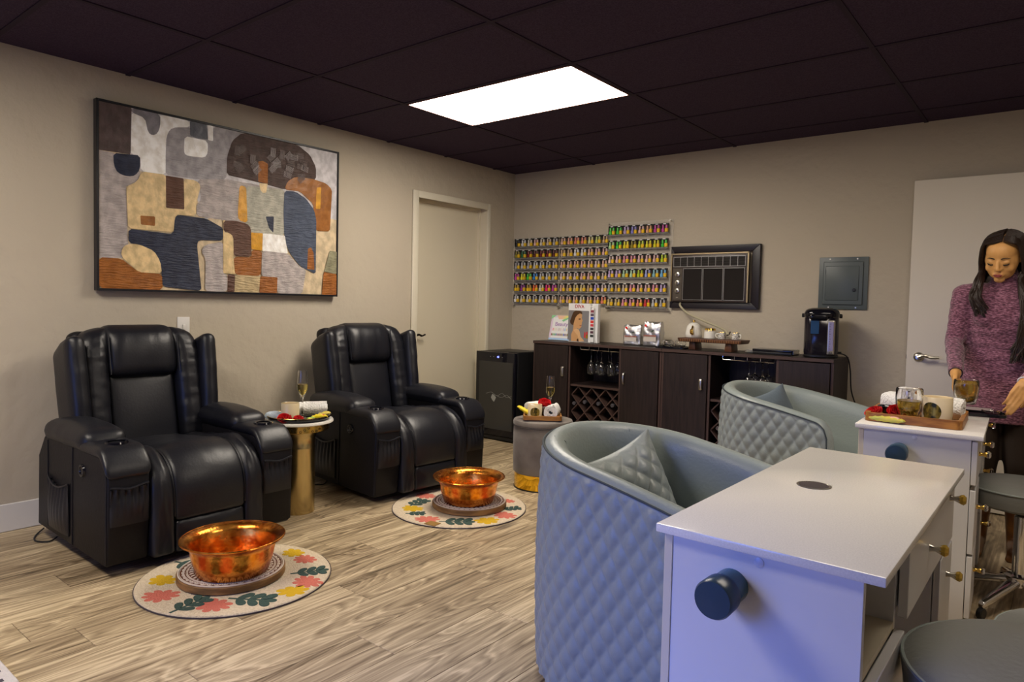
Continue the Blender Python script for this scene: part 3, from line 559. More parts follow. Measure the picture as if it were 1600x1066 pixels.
obj('frame', join(box(.012, .052, y0 + 2.768, y0 + 2.768 + .012, z0 - 1.7, z1 - 1.7, .001, 1), box(.012, .052, y1 + 2.768 - .012, y1 + 2.768, z0 - 1.7, z1 - 1.7, .001, 1),
    box(.012, .052, y0 + 2.78, y1 + 2.756, z0 - 1.7, z0 - 1.688, .001, 1), box(.012, .052, y0 + 2.78, y1 + 2.756, z1 - 1.712, z1 - 1.7, .001, 1), box(.001, .013, y0 + 2.80, y1 + 2.74, z0 - 1.67, z1 - 1.73)), fr, t)
obj('canvas', box(.013, .0435, y0 + 2.78, y1 + 2.756, z0 - 1.688, z1 - 1.712), mat('canvas_ground', (.5, .4, .28), .7), t)
from mathutils.geometry import tessellate_polygon
pairs = []
for k, (nm, pts) in enumerate(ART):
    if nm not in PIG: continue
    col, rib = PIG[nm]
    m = mat('paint_' + nm, col, .42, var=(17, tuple(min(1, c * 1.4 + .008) for c in col), (1, 1.4, 1.2)), bump=(55, .9, (1, .35, 2.2)) if rib else (26, .5), spec=.45)
    h = .0437 + .00022 * (k + 1); P3 = [Vector((h, (-3.5195 if y < -3.49 else -2.0165 if y > -2.035 else y) + 2.768, (2.1895 if z > 2.175 else 1.2125 if z < 1.232 else z) - 1.7)) for y, z in pts]
    if k > 2:      # soften the hand-painted corners
        Q = []
        for i in range(len(P3)):
            a, b = P3[i], P3[(i + 1) % len(P3)]; l = max((b - a).length, 1e-4); q = min(.25, (.014 if len(P3) > 5 else .004) / l)
            Q += [a.lerp(b, q), a.lerp(b, 1 - q)]
        P3 = Q
    V = P3 + [p - Vector((.0008, 0, 0)) for p in P3]; n = len(P3)
    F = [tuple(x) for x in tessellate_polygon([P3])] + [(i, (i + 1) % n, n + (i + 1) % n, n + i) for i in range(n)]
    pairs.append(((V, F), m))
random.seed(3); DOME = (-2.76, .52, 1.955, .15)
for k in range(30):      # comb-scraped paint patches on the dark dome
    y_ = DOME[0] + DOME[1] * random.random(); z_ = DOME[2] + DOME[3] * random.random(); a_ = random.choice((0, .1, 1.5, .8, -.2)); m_ = mat('paint_scrape_%d' % (k % 3), ((.16, .11, .10), (.25, .20, .20), (.10, .055, .045))[k % 3], .4)
    for q in range(6): pairs.append((xf(box(0, .0012, -.028, .028, -.0011, .0011), Matrix.Translation((.0535, y_ + 2.768, z_ - 1.7)) @ Matrix.Rotation(a_, 4, 'X') @ Matrix.Translation((0, 0, .0062 * q))), m_))
mobj('painted_surface', pairs, t, ang=20)

# ================================================================ GOLD TABLE AND WHAT STANDS ON IT
GT = (.752, -2.772)
t = thing('side_table', 'round gold pedestal table with white top between the two recliners', 'table', (*GT, 0))
obj('pedestal', lathe([(0, 0), (.084, 0), (.086, .004), (.085, .355), (.087, .36), (.087, .364), (.084, .369), (.085, .40), (.090, .43), (.108, .452), (.112, .46), (0, .46)], 48, cap=False), gold, t)
obj('gallery_ring', lathe([(.125, .460), (.155, .46), (.158, .463), (.158, .500), (.125, .500)], 64, cap=False), goldp, t)
gs = []
for k in range(46):
    a = 2 * pi * k / 46
    gs.append(mv(tube([(.0055 * cos(q), .0, .0055 * sin(q)) for q in [2 * pi * i / 8 for i in range(8)]], .0012, 4, True), .160 * cos(a), .160 * sin(a), .470 + .010 * (k % 3), a + pi / 2))
obj('fretwork', join(*gs), bronze, t)
obj('top', lathe([(0, .500), (.178, .500), (.183, .504), (.183, .513), (.180, .517), (0, .517)], 64, cap=False), ceramic, t)
TZ = .517
t = thing('round_tray', 'black and gold round tray on the gold pedestal table', 'tray', (GT[0] + .0, GT[1] - .0, TZ + .001))
obj('dish', lathe([(0, 0), (.150, 0), (.166, .006), (.172, .022), (.168, .022), (.160, .009), (.148, .005), (0, .005)], 56, cap=False), blackg, t)
obj('gold_rim', tube([(.170 * cos(2 * pi * k / 48), .170 * sin(2 * pi * k / 48), .023) for k in range(48)], .0022, 6, True), goldp, t)
def towel_roll(r, l, turns=3.2, seed=0, flat=1.0):
    """roll lying along local y, resting on z=0"""
    n = 74; A, B = [], []; th = r / (turns + .9) * .90
    for k in range(n + 1):
        a = 2 * pi * turns * k / n; rr = th * .5 + (r - th) * (k / n) ** .9 + .0015 * sin(5 * a + seed)
        A.append((rr * cos(a), rr * sin(a) * flat)); B.append(((rr + th * .97) * cos(a), (rr + th * .97) * sin(a) * flat))
    m = 8; V, F = [], []
    for j in range(m + 1):
        y = l * (j / m - .5); e = .10 * abs(j / m - .5) ** 3 * r
        for arr, sgn in ((A, 1), (B, -1)):
            for x, z in arr:
                q = .0025 * noise.noise(Vector((x * 40 + seed, y * 40, z * 40))); V.append(Vector((x * (1 - e) + q, y + .004 * sin(9 * x / r + seed) * (1 if j in (0, m) else 0), z * (1 - e) + q + r * flat)))
    w_ = 2 * (n + 1)
    for j in range(m):
        for k in range(n):
            for s in (0, n + 1): F.append((j * w_ + s + k, j * w_ + s + k + 1, (j + 1) * w_ + s + k + 1, (j + 1) * w_ + s + k))
    for j in (0, m):
        for k in range(n): F.append((j * w_ + k, j * w_ + k + 1, j * w_ + n + 2 + k, j * w_ + n + 1 + k))
    for j in range(m):
        for k in (0, n): F.append((j * w_ + k, (j + 1) * w_ + k, (j + 1) * w_ + n + 1 + k, j * w_ + n + 1 + k))
    return V, F
def rose(loc, label, s=1.0, tilt=(0, 0), rz=0, stem=True, group='red roses'):
    t = thing('rose', label, 'flower', loc, rz, group); gs = []
    for ring_, n_, r0, hh, open_ in ((0, 2, .006, .022, .1), (1, 3, .011, .024, .3), (2, 4, .017, .024, .6), (3, 5, .023, .021, 1.0), (4, 6, .028, .016, 1.5)):
        for k in range(n_):
            a0 = 2 * pi * k / n_ + ring_ * .7
            def f(u, v):
                a = a0 + (u - .5) * 2 * pi / n_ * 1.35; e = 1 - .35 * abs(2 * u - 1) ** 3; z = hh * v * e
                r_ = (r0 * (.25 + .75 * sin(min(1, v * 1.15) * pi / 2)) + .006 * open_ * max(0, v - .75) * 4 * .5) + .001 * sin(9 * u + k)
                return (r_ * cos(a) * s, r_ * sin(a) * s, (z + .006) * s)
            gs.append(grid(7, 6, f, .0008))
    g = xf(join(*gs), Matrix.Rotation(tilt[0], 4, 'X') @ Matrix.Rotation(tilt[1], 4, 'Y'))
    obj('petals', g, red_m, t)
    obj('sepals', join(*[xf(mv(prism([(0, -.004), (.014, -.003), (.03, 0), (.014, .003), (0, .004)], 0, .001, 'z'), rz=2 * pi * k / 5, z=.002), Matrix.Scale(s, 4)) for k in range(5)]), green_m, t)
    return t
def flute(loc, label, group='champagne flutes of white wine'):
    t = thing('champagne_flute', label, 'glass', loc, 0, group)
    t.scale = (1.13, 1.13, 1.12)
    obj('glass', lathe([(0, .002), (.031, .0015), (.032, .0005), (.031, .003), (.012, .0055), (.0042, .014), (.0038, .085), (.006, .100), (.016, .118), (.0255, .140), (.0265, .158), (.0215, .235), (.0207, .235), (.0257, .158), (.0245, .140), (.0150, .1195), (.004, .107), (0, .106)], 32, cap=False), glass, t, ang=60)
    obj('wine', lathe([(0, .1065), (.0135, .1197), (.0236, .140), (.0249, .158), (.0243, .168), (0, .168)], 28, cap=False), wine_m, t, ang=60)
    return t
def candle(loc, r, h, label, with_label, rz=0, group='candle jars'):
    t = thing('candle_jar', label, 'candle', loc, rz, group)
    obj('jar', lathe([(0, 0), (r - .003, 0), (r, .003), (r, h - .002), (r - .001, h), (r - .003, h - .002), (r - .003, h - .018), (0, h - .018)], 40, cap=False), candle_m, t)
    obj('wick', cyl(.001, h - .02, h - .008, 6), black, t)
    if with_label:
        def f(u, v):
            th = 2 * pi * u; q = v * r * .70; x, z = q * cos(th), q * sin(th); a = x / r
            return ((r + .0007) * sin(a), -(r + .0007) * cos(a), h * .47 + z)
        obj('label', grid(24, 4, f), label_m, t)
    return t
def packet(name, loc, rz, l, w_, m, label, rx=0, ry=0, accent=None, group='snack packets'):
    def f(p):
        e = abs(p.x) / (l / 2); return (p.x, p.y * (1 + .05 * (e > .8)), p.z * (1 - .75 * e ** 4) + .002 * sin(p.x * 260) * (abs(p.y) < w_ * .4))
    o = obj(name, rbox(l / 2, w_ / 2, .008, .006, (14, 6, 1), (0, 0, .004), f), m, None, loc, (rx, ry, rz)); tag(o, label, 'snack packet', group)
    if accent: obj('printed_patch', rbox(l * .16, w_ * .36, .0085, .004, (4, 4, 1), (0, 0, .0035), lambda p: (p.x + l * .18, p.y, p.z + .001)), accent, o)
    return o
z = TZ + .0075
gx, gy = GT
flute((gx + .035, gy - .005, z), 'champagne flute of white wine on the gold pedestal table')
candle((gx + .02, gy - .070, z), .048, .090, 'beige candle jar on the gold pedestal table', False, group='candle jars')
rose((gx + .05, gy - .125, z - .0), 'red rose bloom left of the candle on the gold table', 1.15, (.3, .5), stem=False)
rose((gx + .095, gy - .07, z), 'red rose bloom in front of the candle on the gold table', .85, (.2, .5))
o = obj('towel', towel_roll(.040, .195, 2.6, 1, .95), towel, None, (gx - .025, gy + .075, z), (0, 0, R(-28))); tag(o, 'white rolled towel on the gold pedestal table', 'towel', 'rolled white towels')
tag(obj('folded_cloth', rbox(.045, .035, .016, .012, (8, 8, 2), (.004, .004, .006), lambda p: (p.x, p.y, p.z + .006 * noise.noise(p * 45) + .017)), mat('pale_blue_cloth', (.50, .58, .68), .9, bump=(90, .5)), None, (gx - .055, gy - .115, z), (0, 0, .5)), 'pale blue cloth bundle at the left of the gold table tray', 'cloth')
packet('snack_packet', (gx + .125, gy + .045, z + .015), R(60), .085, .03, yellow_m, 'yellow snack packet on the gold table in front of towel', accent=orange_m)
packet('snack_packet', (gx + .085, gy + .095, z + .017), R(40), .08, .03, mat('gold_wrapper', (.75, .6, .12), .3), 'gold snack packet at the right edge of the gold table', ry=-.25, accent=yellow_m)
packet('snack_packet', (gx + .128, gy - .01, z + .008), R(75), .05, .022, mat('lime_wrapper', (.35, .5, .08), .4), 'small green packet on the gold table beside the roses')

# ================================================================ OTTOMAN
OT = (1.42, -1.405)
t = thing('ottoman', 'round taupe velvet ottoman with a polished gold base', 'ottoman', (*OT, 0))
obj('gold_base', lathe([(0, .004), (.178, .004), (.180, .008), (.180, .110), (0, .110)], 72, cap=False), goldb, t)
obj('base_ring', cyl(.183, .0, .006, 56), black, t)
obj('body', lathe([(0, .100), (.180, .100), (.187, .106), (.190, .20), (.191, .30), (.190, .395), (.186, .400), (0, .400)], 72, cap=False), velvet, t)
obj('lid', lathe([(0, .402), (.186, .402), (.192, .408), (.193, .424), (.188, .436), (.165, .442), (.08, .446), (0, .447)], 72, cap=False), velvet, t)
obj('piping', tube([(.191 * cos(2 * pi * k / 56), .191 * sin(2 * pi * k / 56), .401) for k in range(56)], .003, 6, True), mat('taupe_piping', (.06, .05, .045), .7), t)
def tray(name, loc, rz, lx, ly, h, m, label, wall=.012, ho=0.0):
    t = thing(name, label, 'tray', loc, rz)
    def rr(hx, hy, r, n=6):
        P = []
        for cx, cy, a0 in ((hx - r, hy - r, 0), (-hx + r, hy - r, 90), (-hx + r, -hy + r, 180), (hx - r, -hy + r, 270)):
            for k in range(n + 1): a = R(a0 + 90 * k / n); P.append((cx + r * cos(a), cy + r * sin(a)))
        return P
    O_, I_ = rr(lx / 2, ly / 2, .028), rr(lx / 2 - wall, ly / 2 - wall, .018); n = len(O_)
    V = [Vector((*p, z)) for arr, z in ((O_, 0), (O_, h), (I_, h), (I_, .006)) for p in arr]
    F = [(k * n + i, k * n + (i + 1) % n, (k + 1) * n + (i + 1) % n, (k + 1) * n + i) for k in range(3) for i in range(n)] + [tuple(range(n)), tuple(range(3 * n, 4 * n))]
    obj('tray_body', (V, F), m, t, ang=30); return t
OZ = .4475
va = R(-36)       # faces the walkway
tray('wooden_tray', (OT[0] + .03, OT[1] - .05, OZ + .003), R(37.0), .245, .17, .027, wood_o, 'small oak tray on the round velvet ottoman')
def at(cx, cy, u, v, a=R(37.0)): return (cx + u * cos(a) - v * sin(a), cy + u * sin(a) + v * cos(a))
ox, oy = OT[0] + .03, OT[1] - .05; z = OZ + .0095
candle((*at(ox, oy, -.048, -.030), z), .045, .088, 'candle jar with a dark gold label on the ottoman tray', True, R(37.0))
o = obj('towel', towel_roll(.044, .115, 3.2, 2), towel, None, (*at(ox, oy, .060, -.005), z), (0, 0, R(37 - 12))); tag(o, 'white rolled towel at the right of the ottoman tray', 'towel', 'rolled white towels')
o = obj('towel', towel_roll(.042, .125, 3.0, 5), towel, None, (*at(ox, oy, -.045, .060), z + .012), (0, 0, R(37 - 50))); tag(o, 'white rolled towel behind the candle on the ottoman tray', 'towel', 'rolled white towels')
rose((*at(ox, oy, .010, .030), z + .072), 'red rose between the two rolled towels on the ottoman', 1.3, (.55, .1), R(37))
flute((*at(ox, oy, .050, .125), OZ + .001), 'champagne flute of white wine standing on the ottoman')
packet('snack_packet', (*at(ox, oy, -.108, -.005), z + .040), R(20), .12, .038, yellow_m, 'yellow snack packet leaning out of the ottoman tray', ry=.5, accent=orange_m)

# ================================================================ WINE FRIDGE
t = thing('wine_fridge', 'black glass-door wine cooler beside the dark bar cabinet', 'wine cooler', (.235, -.06, 0))
obj('cabinet', box(-.215, .215, -.40, 0, .02, .762, .004, 2), black, t)
obj('vent_strip', box(.10, .21, -.39, -.03, .762, .768, .002, 1), black, t)
o = obj('door', join(box(-.215, .215, -.448, -.41, .045, .762, .004, 2)), blackg, t)
obj('glass_panel', box(-.175, .20, -.450, -.447, .10, .68), mat('smoked_glass', (.035, .034, .032), .08), o)
obj('printed_vine', join(tube(spline([(-.09, -.4508, .40), (-.03, -.4508, .415), (.03, -.4508, .39), (.09, -.4508, .415), (.14, -.4508, .385), (.19, -.4508, .40)], 6), .0012, 4), tube(spline([(.0, -.4508, .40), (.08, -.4508, .38), (.14, -.4508, .405), (.19, -.4508, .375)], 6), .0012, 4),
     prism([(-.02, .40), (.0, .395), (.022, .375), (.012, .355), (.0, .335), (-.02, .35), (-.034, .37), (-.028, .385)], -.4512, -.4505)), mat('frosted_print', (.30, .31, .30), .4), o)
obj('display', xf(text_geo('43', .020, .0004, .0006), Matrix.Translation((.035, -.4488, .722)) @ Matrix.Rotation(pi / 2, 4, 'X')), mat('blue_display', (.02, .02, .4), .4, emit=((.08, .10, 1), 9)), o, ang=0)
obj('touch_icon', join(*[mv(cyl(.003, 0, .0006, 8), x, -.4482, .722, rx=pi / 2) for x in (-.05, -.015, .08)]), mat('icon_grey', (.35, .35, .35), .4), o)
obj('foot', join(*[cyl(.018, 0, .02, 10, 0, x, y) for x in (-.18, .18) for y in (-.37, -.05)]), black, t)
obj('kick_plate', box(-.21, .21, -.44, -.40, .012, .04), black, t)

# ================================================================ BAR CABINETS
def wine_glass(loc, label, rz=0):
    t = thing('wine_glass', label, 'wine glass', loc, rz, 'stemware hanging in the bar cabinets')
    # hangs upside down: foot at z=0, bowl below
    obj('bowl_and_stem', lathe([(0, -.001), (.033, -.002), (.034, -.0035), (.012, -.006), (.004, -.014), (.0037, -.085), (.008, -.095), (.030, -.118), (.037, -.145), (.034, -.175), (.028, -.195), (.0272, -.195), (.033, -.175), (.036, -.145), (.029, -.119), (.006, -.099), (0, -.098)], 28, cap=False), glass, t, ang=60); return t
def bottle(loc, label, grp):
    t = thing('wine_bottle', label, 'bottle', loc, 0, grp)
    obj('glass_body', xf(lathe([(0, 0), (.036, 0), (.037, .01), (.037, .17), (.030, .20), (.0145, .225), (.0135, .262), (0, .262)], 20, cap=False), Matrix.Rotation(pi / 2, 4, 'X')), mat('bottle_glass_dark', (.01, .015, .01), .12), t)
    obj('capsule', xf(lathe([(.0148, .226), (.0155, .255), (.0155, .29), (.0, .291)], 16, cap=False), Matrix.Rotation(pi / 2, 4, 'X')), mat('foil_capsule', (.16, .15, .17), .25, .6), t); return t
def cabinet(x0, label, solid_right):
    t = thing('bar_cabinet', label, 'cabinet', (x0, 0, 0), 0, 'dark wood bar cabinets along the back wall'); W_, D = 1.182, -.375; Ht = .875
    obj('top_board', box(0, W_, D - .012, -.016, Ht - .022, Ht, .0015, 1), espresso, t); obj('top_edge', box(0.001, W_ - .001, D - .0135, D - .012, Ht - .021, Ht - .001), espresso_e, t)
    for i, x in enumerate((0, .357, .826, W_ - .018)):
        obj('side_panel', box(x, x + .018, D, -.02, .0, Ht - .022), espresso, t); obj('edge_strip', box(x + .001, x + .017, D - .0012, D, 0, Ht - .023), espresso_e, t)
    obj('back_board', box(.0, W_, -.02, -.016, .05, Ht - .022), espresso, t)
    obj('floor_board', box(.018, W_ - .018, D + .01, -.02, .06, .078), espresso, t)
    for a, b, hx, m_ in ((.020, .355, .315, 1), (.846, 1.162, .885, 1)):
        d = obj('door', box(a, b, D - .016, D, .07, Ht - .028, .0015, 1), espresso, t)
        if solid_right or a < .5:
            if a < .5 or x0 < 1: obj('door_handle', tube(spline([(hx, D - .016, .62 - .035), (hx, D - .036, .62 - .025), (hx, D - .042, .62 + .01), (hx, D - .036, .62 + .045), (hx, D - .016, .62 + .055)], 5), [.004] * 3 + [.0062] * 15 + [.004] * 3), nickel, d) if a > .5 else obj('door_handle', mv(rbox(.014, .008, .040, .008, (3, 2, 6), (0, .004, 0)), hx, D - .026, .64), nickel, d)
    obj('shelf', box(.375, .826, D + .012, -.02, .525, .543), espresso, t); obj('shelf_edge', box(.375, .826, D + .010, D + .012, .526, .542), espresso_e, t)
    # diagonal bottle rack
    bm = []
    xa, xb, za, zb = .376, .825, .08, .524
    P = .128
    def clip(c, s):   # line z = s*(x) + c inside the rectangle
        pts = []
        for x in (xa, xb):
            z = s * x + c
            if za <= z <= zb: pts.append((x, z))
        for z in (za, zb):
            x = (z - c) / s
            if xa < x < xb: pts.append((x, z))
        return pts
    for s in (1.06, -1.06):
        k = -12
        while k < 14:
            q = clip(zb - s * (xa + .065) + k * P * 1.06 , s); k += 1
            if len(q) == 2 and math.dist(*q) > .03:
                (ax, az), (bx, bz) = q; l = math.dist(*q); a = math.atan2(bz - az, bx - ax)
                o_ = .003 if s > 0 else 0
                obj('lattice_slat', xf(box(-l / 2 + .004, l / 2 - .004, -.06 + o_, .06 - o_, -.0045, .0045), Matrix.Translation(((ax + bx) / 2, D + .085, (az + bz) / 2)) @ Matrix.Rotation(-a, 4, 'Y')), espresso_e, t)
    # stem rack wires under the top
    gs = []
    for x in (.46, .53, .55, .62, .64, .71, .73, .80): gs.append(tube([(x, D + .03, Ht - .05), (x, D + .30, Ht - .05)], .0022, 5))
    gs += [tube([(.45, D + .03, Ht - .023), (.45, D + .03, Ht - .05), (.80, D + .03, Ht - .05), (.80, D + .03, Ht - .023)], .0028, 6), tube([(.455, D + .30, Ht - .023), (.455, D + .30, Ht - .05), (.80, D + .30, Ht - .05), (.80, D + .30, Ht - .023)], .0028, 6)]
    gs += [tube([(x, D + .03, Ht - .05), (x, D + .03, Ht - .023)], .002, 5) for x in (.53, .62, .71)]
    obj('stemware_rack', join(*gs), chrome, t); return t
cabinet(.548, 'left dark wood bar cabinet with hanging glasses and diagonal bottle rack', True)
cabinet(1.732, 'right dark wood bar cabinet carrying the hot water dispenser', False)
for k, (x, yy) in enumerate(((.54, .05), (.54, .14), (.63, .06), (.63, .17), (.72, .06), (.72, .16))):
    nm = ['leftmost front', 'leftmost rear', 'middle front', 'middle rear', 'rightmost front', 'rightmost rear'][k]
    wine_glass((.548 + x, -.375 + yy, .825), 'wine glass hanging in the left bar cabinet, ' + nm)
for k, (x, yy) in enumerate(((.63, .05), (.63, .16), (.72, .05), (.72, .16))):
    nm = ['left front', 'left rear', 'right front', 'right rear'][k]
    wine_glass((1.732 + x, -.375 + yy, .825), 'wine glass hanging in the right bar cabinet, ' + nm)
for k, (bx, bz) in enumerate(((.405, .385), (.505, .405), (.633, .405), (.762, .405))):
    bottle((.548 + bx, -.065, bz), 'wine bottle lying in the left cabinet rack, ' + ['first', 'second', 'third', 'fourth'][k] + ' from left', 'wine bottles in the left rack')
for k, (bx, bz) in enumerate(((.500, .405), (.435, .34), (.500, .275), (.435, .21))):
    bottle((1.732 + bx, -.065, bz), 'wine bottle lying in the right cabinet rack, ' + ['topmost', 'second from top', 'third from top', 'lowest'][k], 'wine bottles in the right rack')
# --------------------------------- things on the bar
BZ = .876
t = thing('easel_sign', 'small pastel nail colour sign in a leaning acrylic stand', 'sign', (.70, -.235, BZ))
tilt = Matrix.Rotation(R(-14), 4, 'X')
def art2(g, y=-.0): return xf(g, tilt @ Matrix.Translation((0, y, 0)))
def rect(x0, x1, z0, z1, y, sh=0): return prism([(x0, z0), (x1, z0), (x1, z1), (x0, z1)], y, y + .0003)
obj('acrylic_stand', join(art2(box(-.112, .108, 0, .003, .003, .225)), box(-.10, .10, .0, .075, .0, .003)), acrylic, t)
sk = lambda g: warp(g, lambda p: (p.x, p.y, p.z))
o = obj('printed_card', art2(rect(-.107, .103, .006, .218, -.0006)), mat('card_pink', (.72, .58, .72), .4), t, ang=0)
mobj('card_print', [(art2(rect(-.088, .085, .024, .20, -.0012)), paper), (art2(rect(-.107, .103, .006, .022, -.0012)), mat('card_blue', (.38, .58, .85), .4)),
     (art2(prism([(-.107, .185), (-.06, .218), (-.107, .218)], -.0018, -.0015)), mat('card_green', (.25, .62, .30), .4)), (art2(prism([(-.05, .218), (.04, .218), (.055, .19), (-.03, .185)], -.0018, -.0015)), mat('card_peach', (.85, .55, .38), .4)),
     (art2(prism([(.04, .218), (.103, .218), (.05, .195), (.0, .19)], -.0019, -.0016)), mat('card_yellow', (.80, .72, .25), .4)), (art2(prism([(.02, .165), (.085, .20), (.07, .205), (.0, .178)], -.002, -.0017)), mat('card_green', (0, 0, 0))),
     (art2(xf(text_geo('Beauty', .048, .0003, .0004), Matrix.Translation((.005, -.0018, .142)) @ Matrix.Rotation(pi / 2, 4, 'X'))), mat('card_violet', (.30, .14, .42), .4))] +
     [(art2(rect(-.078 + .0155 * k, -.069 + .0155 * k, .085, .108, -.0018)), mat('swatch_p%d' % k, [(.8, .25, .35), (.8, .7, .5), (.75, .7, .55), (.78, .72, .7), (.6, .55, .5), (.75, .6, .6), (.8, .75, .72), (.6, .5, .6), (.3, .5, .7), (.75, .6, .3)][k], .4)) for k in range(10)] +
     [(art2(mv(prism([(.0048 * cos(2 * pi * i / 8), .012 * sin(2 * pi * i / 8)) for i in range(8)], 0, .0003), -.082 + .0125 * k, -.0018, .052)), mat('swatch_n%d' % k, [(.25, .02, .02), (.1, .2, .05), (.1, .4, .1), (.05, .3, .2), (.1, .1, .4), (.3, .1, .1), (.15, .12, .1), (.4, .1, .2), (.2, .15, .05), (.3, .25, .1), (.05, .05, .5), (.1, .1, .1), (.25, .1, .2), (.3, .25, .05)][k], .4)) for k in range(14)], o, ang=0)
# tall display board with a profile portrait
t = thing('display_board', 'tall white poster board with a profile portrait and colour chart', 'poster', (.945, -.20, BZ))
obj('backing', join(box(-.135, .135, .0, .006, 0, .318), box(.055, .062, -.03, 0, .0, .315), box(.128, .135, -.03, 0, 0, .315)), paper, t)
fy = -.032
obj('front_card', box(-.15, .055, fy, fy + .004, 0, .318), paper, t)
def pl(pts, y, m): return (prism(pts, fy - y, fy - y + .0004), m)
bg = mat('poster_grey', (.22, .215, .225), .35); skin_p = mat('poster_skin', (.62, .34, .15), .4); hair_p = mat('poster_hair', (.07, .032, .012), .4)
K = .000845     # crop pixel to metre
def pz(s): 
    out = []
    for q in s.split():
        x, y = map(float, q.split(',')); out.append((-.15 + (x - 610) / 345 * .205, .318 - (y - 180) / 735 * .318))
    return out
pairs = [pl(pz('612,312 950,320 945,912 600,905'), .0006, bg),
    pl(pz('690,470 700,400 740,350 800,345 835,375 838,420 832,450 848,510 835,540 838,570 828,590 832,620 800,665 760,655 745,680 760,740 800,900 665,905 662,780 690,700 700,620'), .0011, skin_p),
    pl(pz('640,520 665,430 690,350 730,318 800,318 838,345 838,385 800,370 760,400 730,450 715,500 695,600 670,590 645,560'), .0016, hair_p),
    pl(pz('700,690 740,665 785,670 805,720 820,810 885,895 800,905 770,790 730,740'), .0019, mat('poster_skin_light', (.72, .44, .22), .4)),
    pl(pz('780,470 815,465 818,485 785,492'), .0019, hair_p), pl(pz('800,590 832,596 828,610 802,606'), .002, mat('poster_lip', (.40, .10, .06), .4)),
    pl(pz('880,740 890,710 902,740 902,830 878,828'), .002, mat('poster_red', (.70, .02, .02), .4)), pl(pz('910,770 935,770 935,840 908,840'), .002, goldb), pl(pz('914,712 932,712 934,770 912,770'), .002, mat('poster_red', (0, 0, 0))),
    pl(pz('760,860 785,850 790,905 760,905'), .0022, hair_p),
    (xf(text_geo('DIVA', .040, .0003, .0006), Matrix.Translation((-.042, fy - .0014, .292)) @ Matrix.Rotation(pi / 2, 4, 'X')), mat('poster_dark_red', (.42, .02, .02), .4))]
mobj('portrait_print', pairs, t, ang=0)
sw = [(.25, .05, .08), (.12, .08, .12), (.03, .08, .5), (.7, .06, .05), (.6, .05, .07), (.05, .05, .06), (.1, .04, .06), (.04, .05, .05)]
mobj('colour_chart', [(box(.062, .096, -.026, -.024, .005, .30), paper)] + [(box(.064, .094, -.0275, -.026, .245 - .0285 * k, .266 - .0285 * k), mat('chart_%d' % k, c, .3)) for k, c in enumerate(sw)] + [(box(.066, .070, -.0275, -.026, .27, .298), hair_p), (box(.080, .083, -.0275, -.026, .284, .290), black)], t, ang=0)
def pouch(loc, w_, h, d, label, rz):
    def f(p):
        k = (p.z + h / 2) / h; e = 1 - .25 * max(0, k - .72) / .28
        q = .007 * (noise.noise(Vector((p.x * 26, p.y * 26, p.z * 22 + w_ * 90))) + .8 * abs(noise.noise(Vector((p.x * 55, p.y * 55, p.z * 40)))))
        return (p.x * (1 - .03 * (k > .9)) + q, p.y * e + q * (1 if p.y > 0 else -1), p.z + h / 2 + (q if k > .8 else 0))
    t = thing('foil_pouch', label, 'pouch', loc, rz, 'silver foil coffee pouches on the bar')
    obj('bag', rbox(w_ / 2, d / 2, h / 2, .012, (14, 8, 18), (0, .006, 0), f), foil, t, ang=28)
    y = -d / 2 - .0115
    obj('red_sticker', mv(cyl(.0095, 0, .001, 20), -w_ * .27, y - .001, h * .86, rx=pi / 2), mat('sticker_red', (.75, .03, .02), .4), t)
    obj('leaf_emblem', join(prism([(-.008, h * .66), (.002, h * .62), (.004, h * .60), (-.006, h * .64)], y - .002, y), prism([(.004, h * .60), (.010, h * .65), (.028, h * .70), (.020, h * .63)], y - .002, y)), mat('emblem_green', (.02, .05, .01), .4), t)
    obj('paper_label', box(-w_ * .38, w_ * .30, y - .001, y + .004, h * .20, h * .40), mat('label_cream', (.55, .50, .45), .5), t)
    obj('label_stripe', box(-w_ * .38, w_ * .30, y - .0015, y + .004, h * .41, h * .47), mat('label_red_brown', (.32, .12, .09), .5), t); return t
pouch((1.392, -.20, BZ), .148, .158, .075, 'shorter silver foil coffee pouch, left one on the bar', R(8))
pouch((1.560, -.195, BZ), .148, .186, .08, 'taller silver foil coffee pouch, right one on the bar', R(5))
t = tray('serving_tray', (1.76, -.23, BZ), 0, .24, .20, .012, blackg, 'flat black tray under the glass jars on the bar')
for k, (x, y) in enumerate(((1.715, -.25), (1.79, -.20))):
    o = obj('glass_bowl', lathe([(0, .001), (.028, .001), (.040, .014), (.044, .03), (.038, .045), (.030, .050), (.029, .049), (.036, .044), (.042, .03), (.038, .015), (.027, .004), (0, .004)], 30, cap=False), glass, None, (x, y, BZ + .007), ang=60)
    tag(o, ['clear glass bowl on black tray beside the foil pouches', 'clear glass bowl on black tray nearest the teapot'][k], 'bowl', 'small clear glass bowls on the bar')
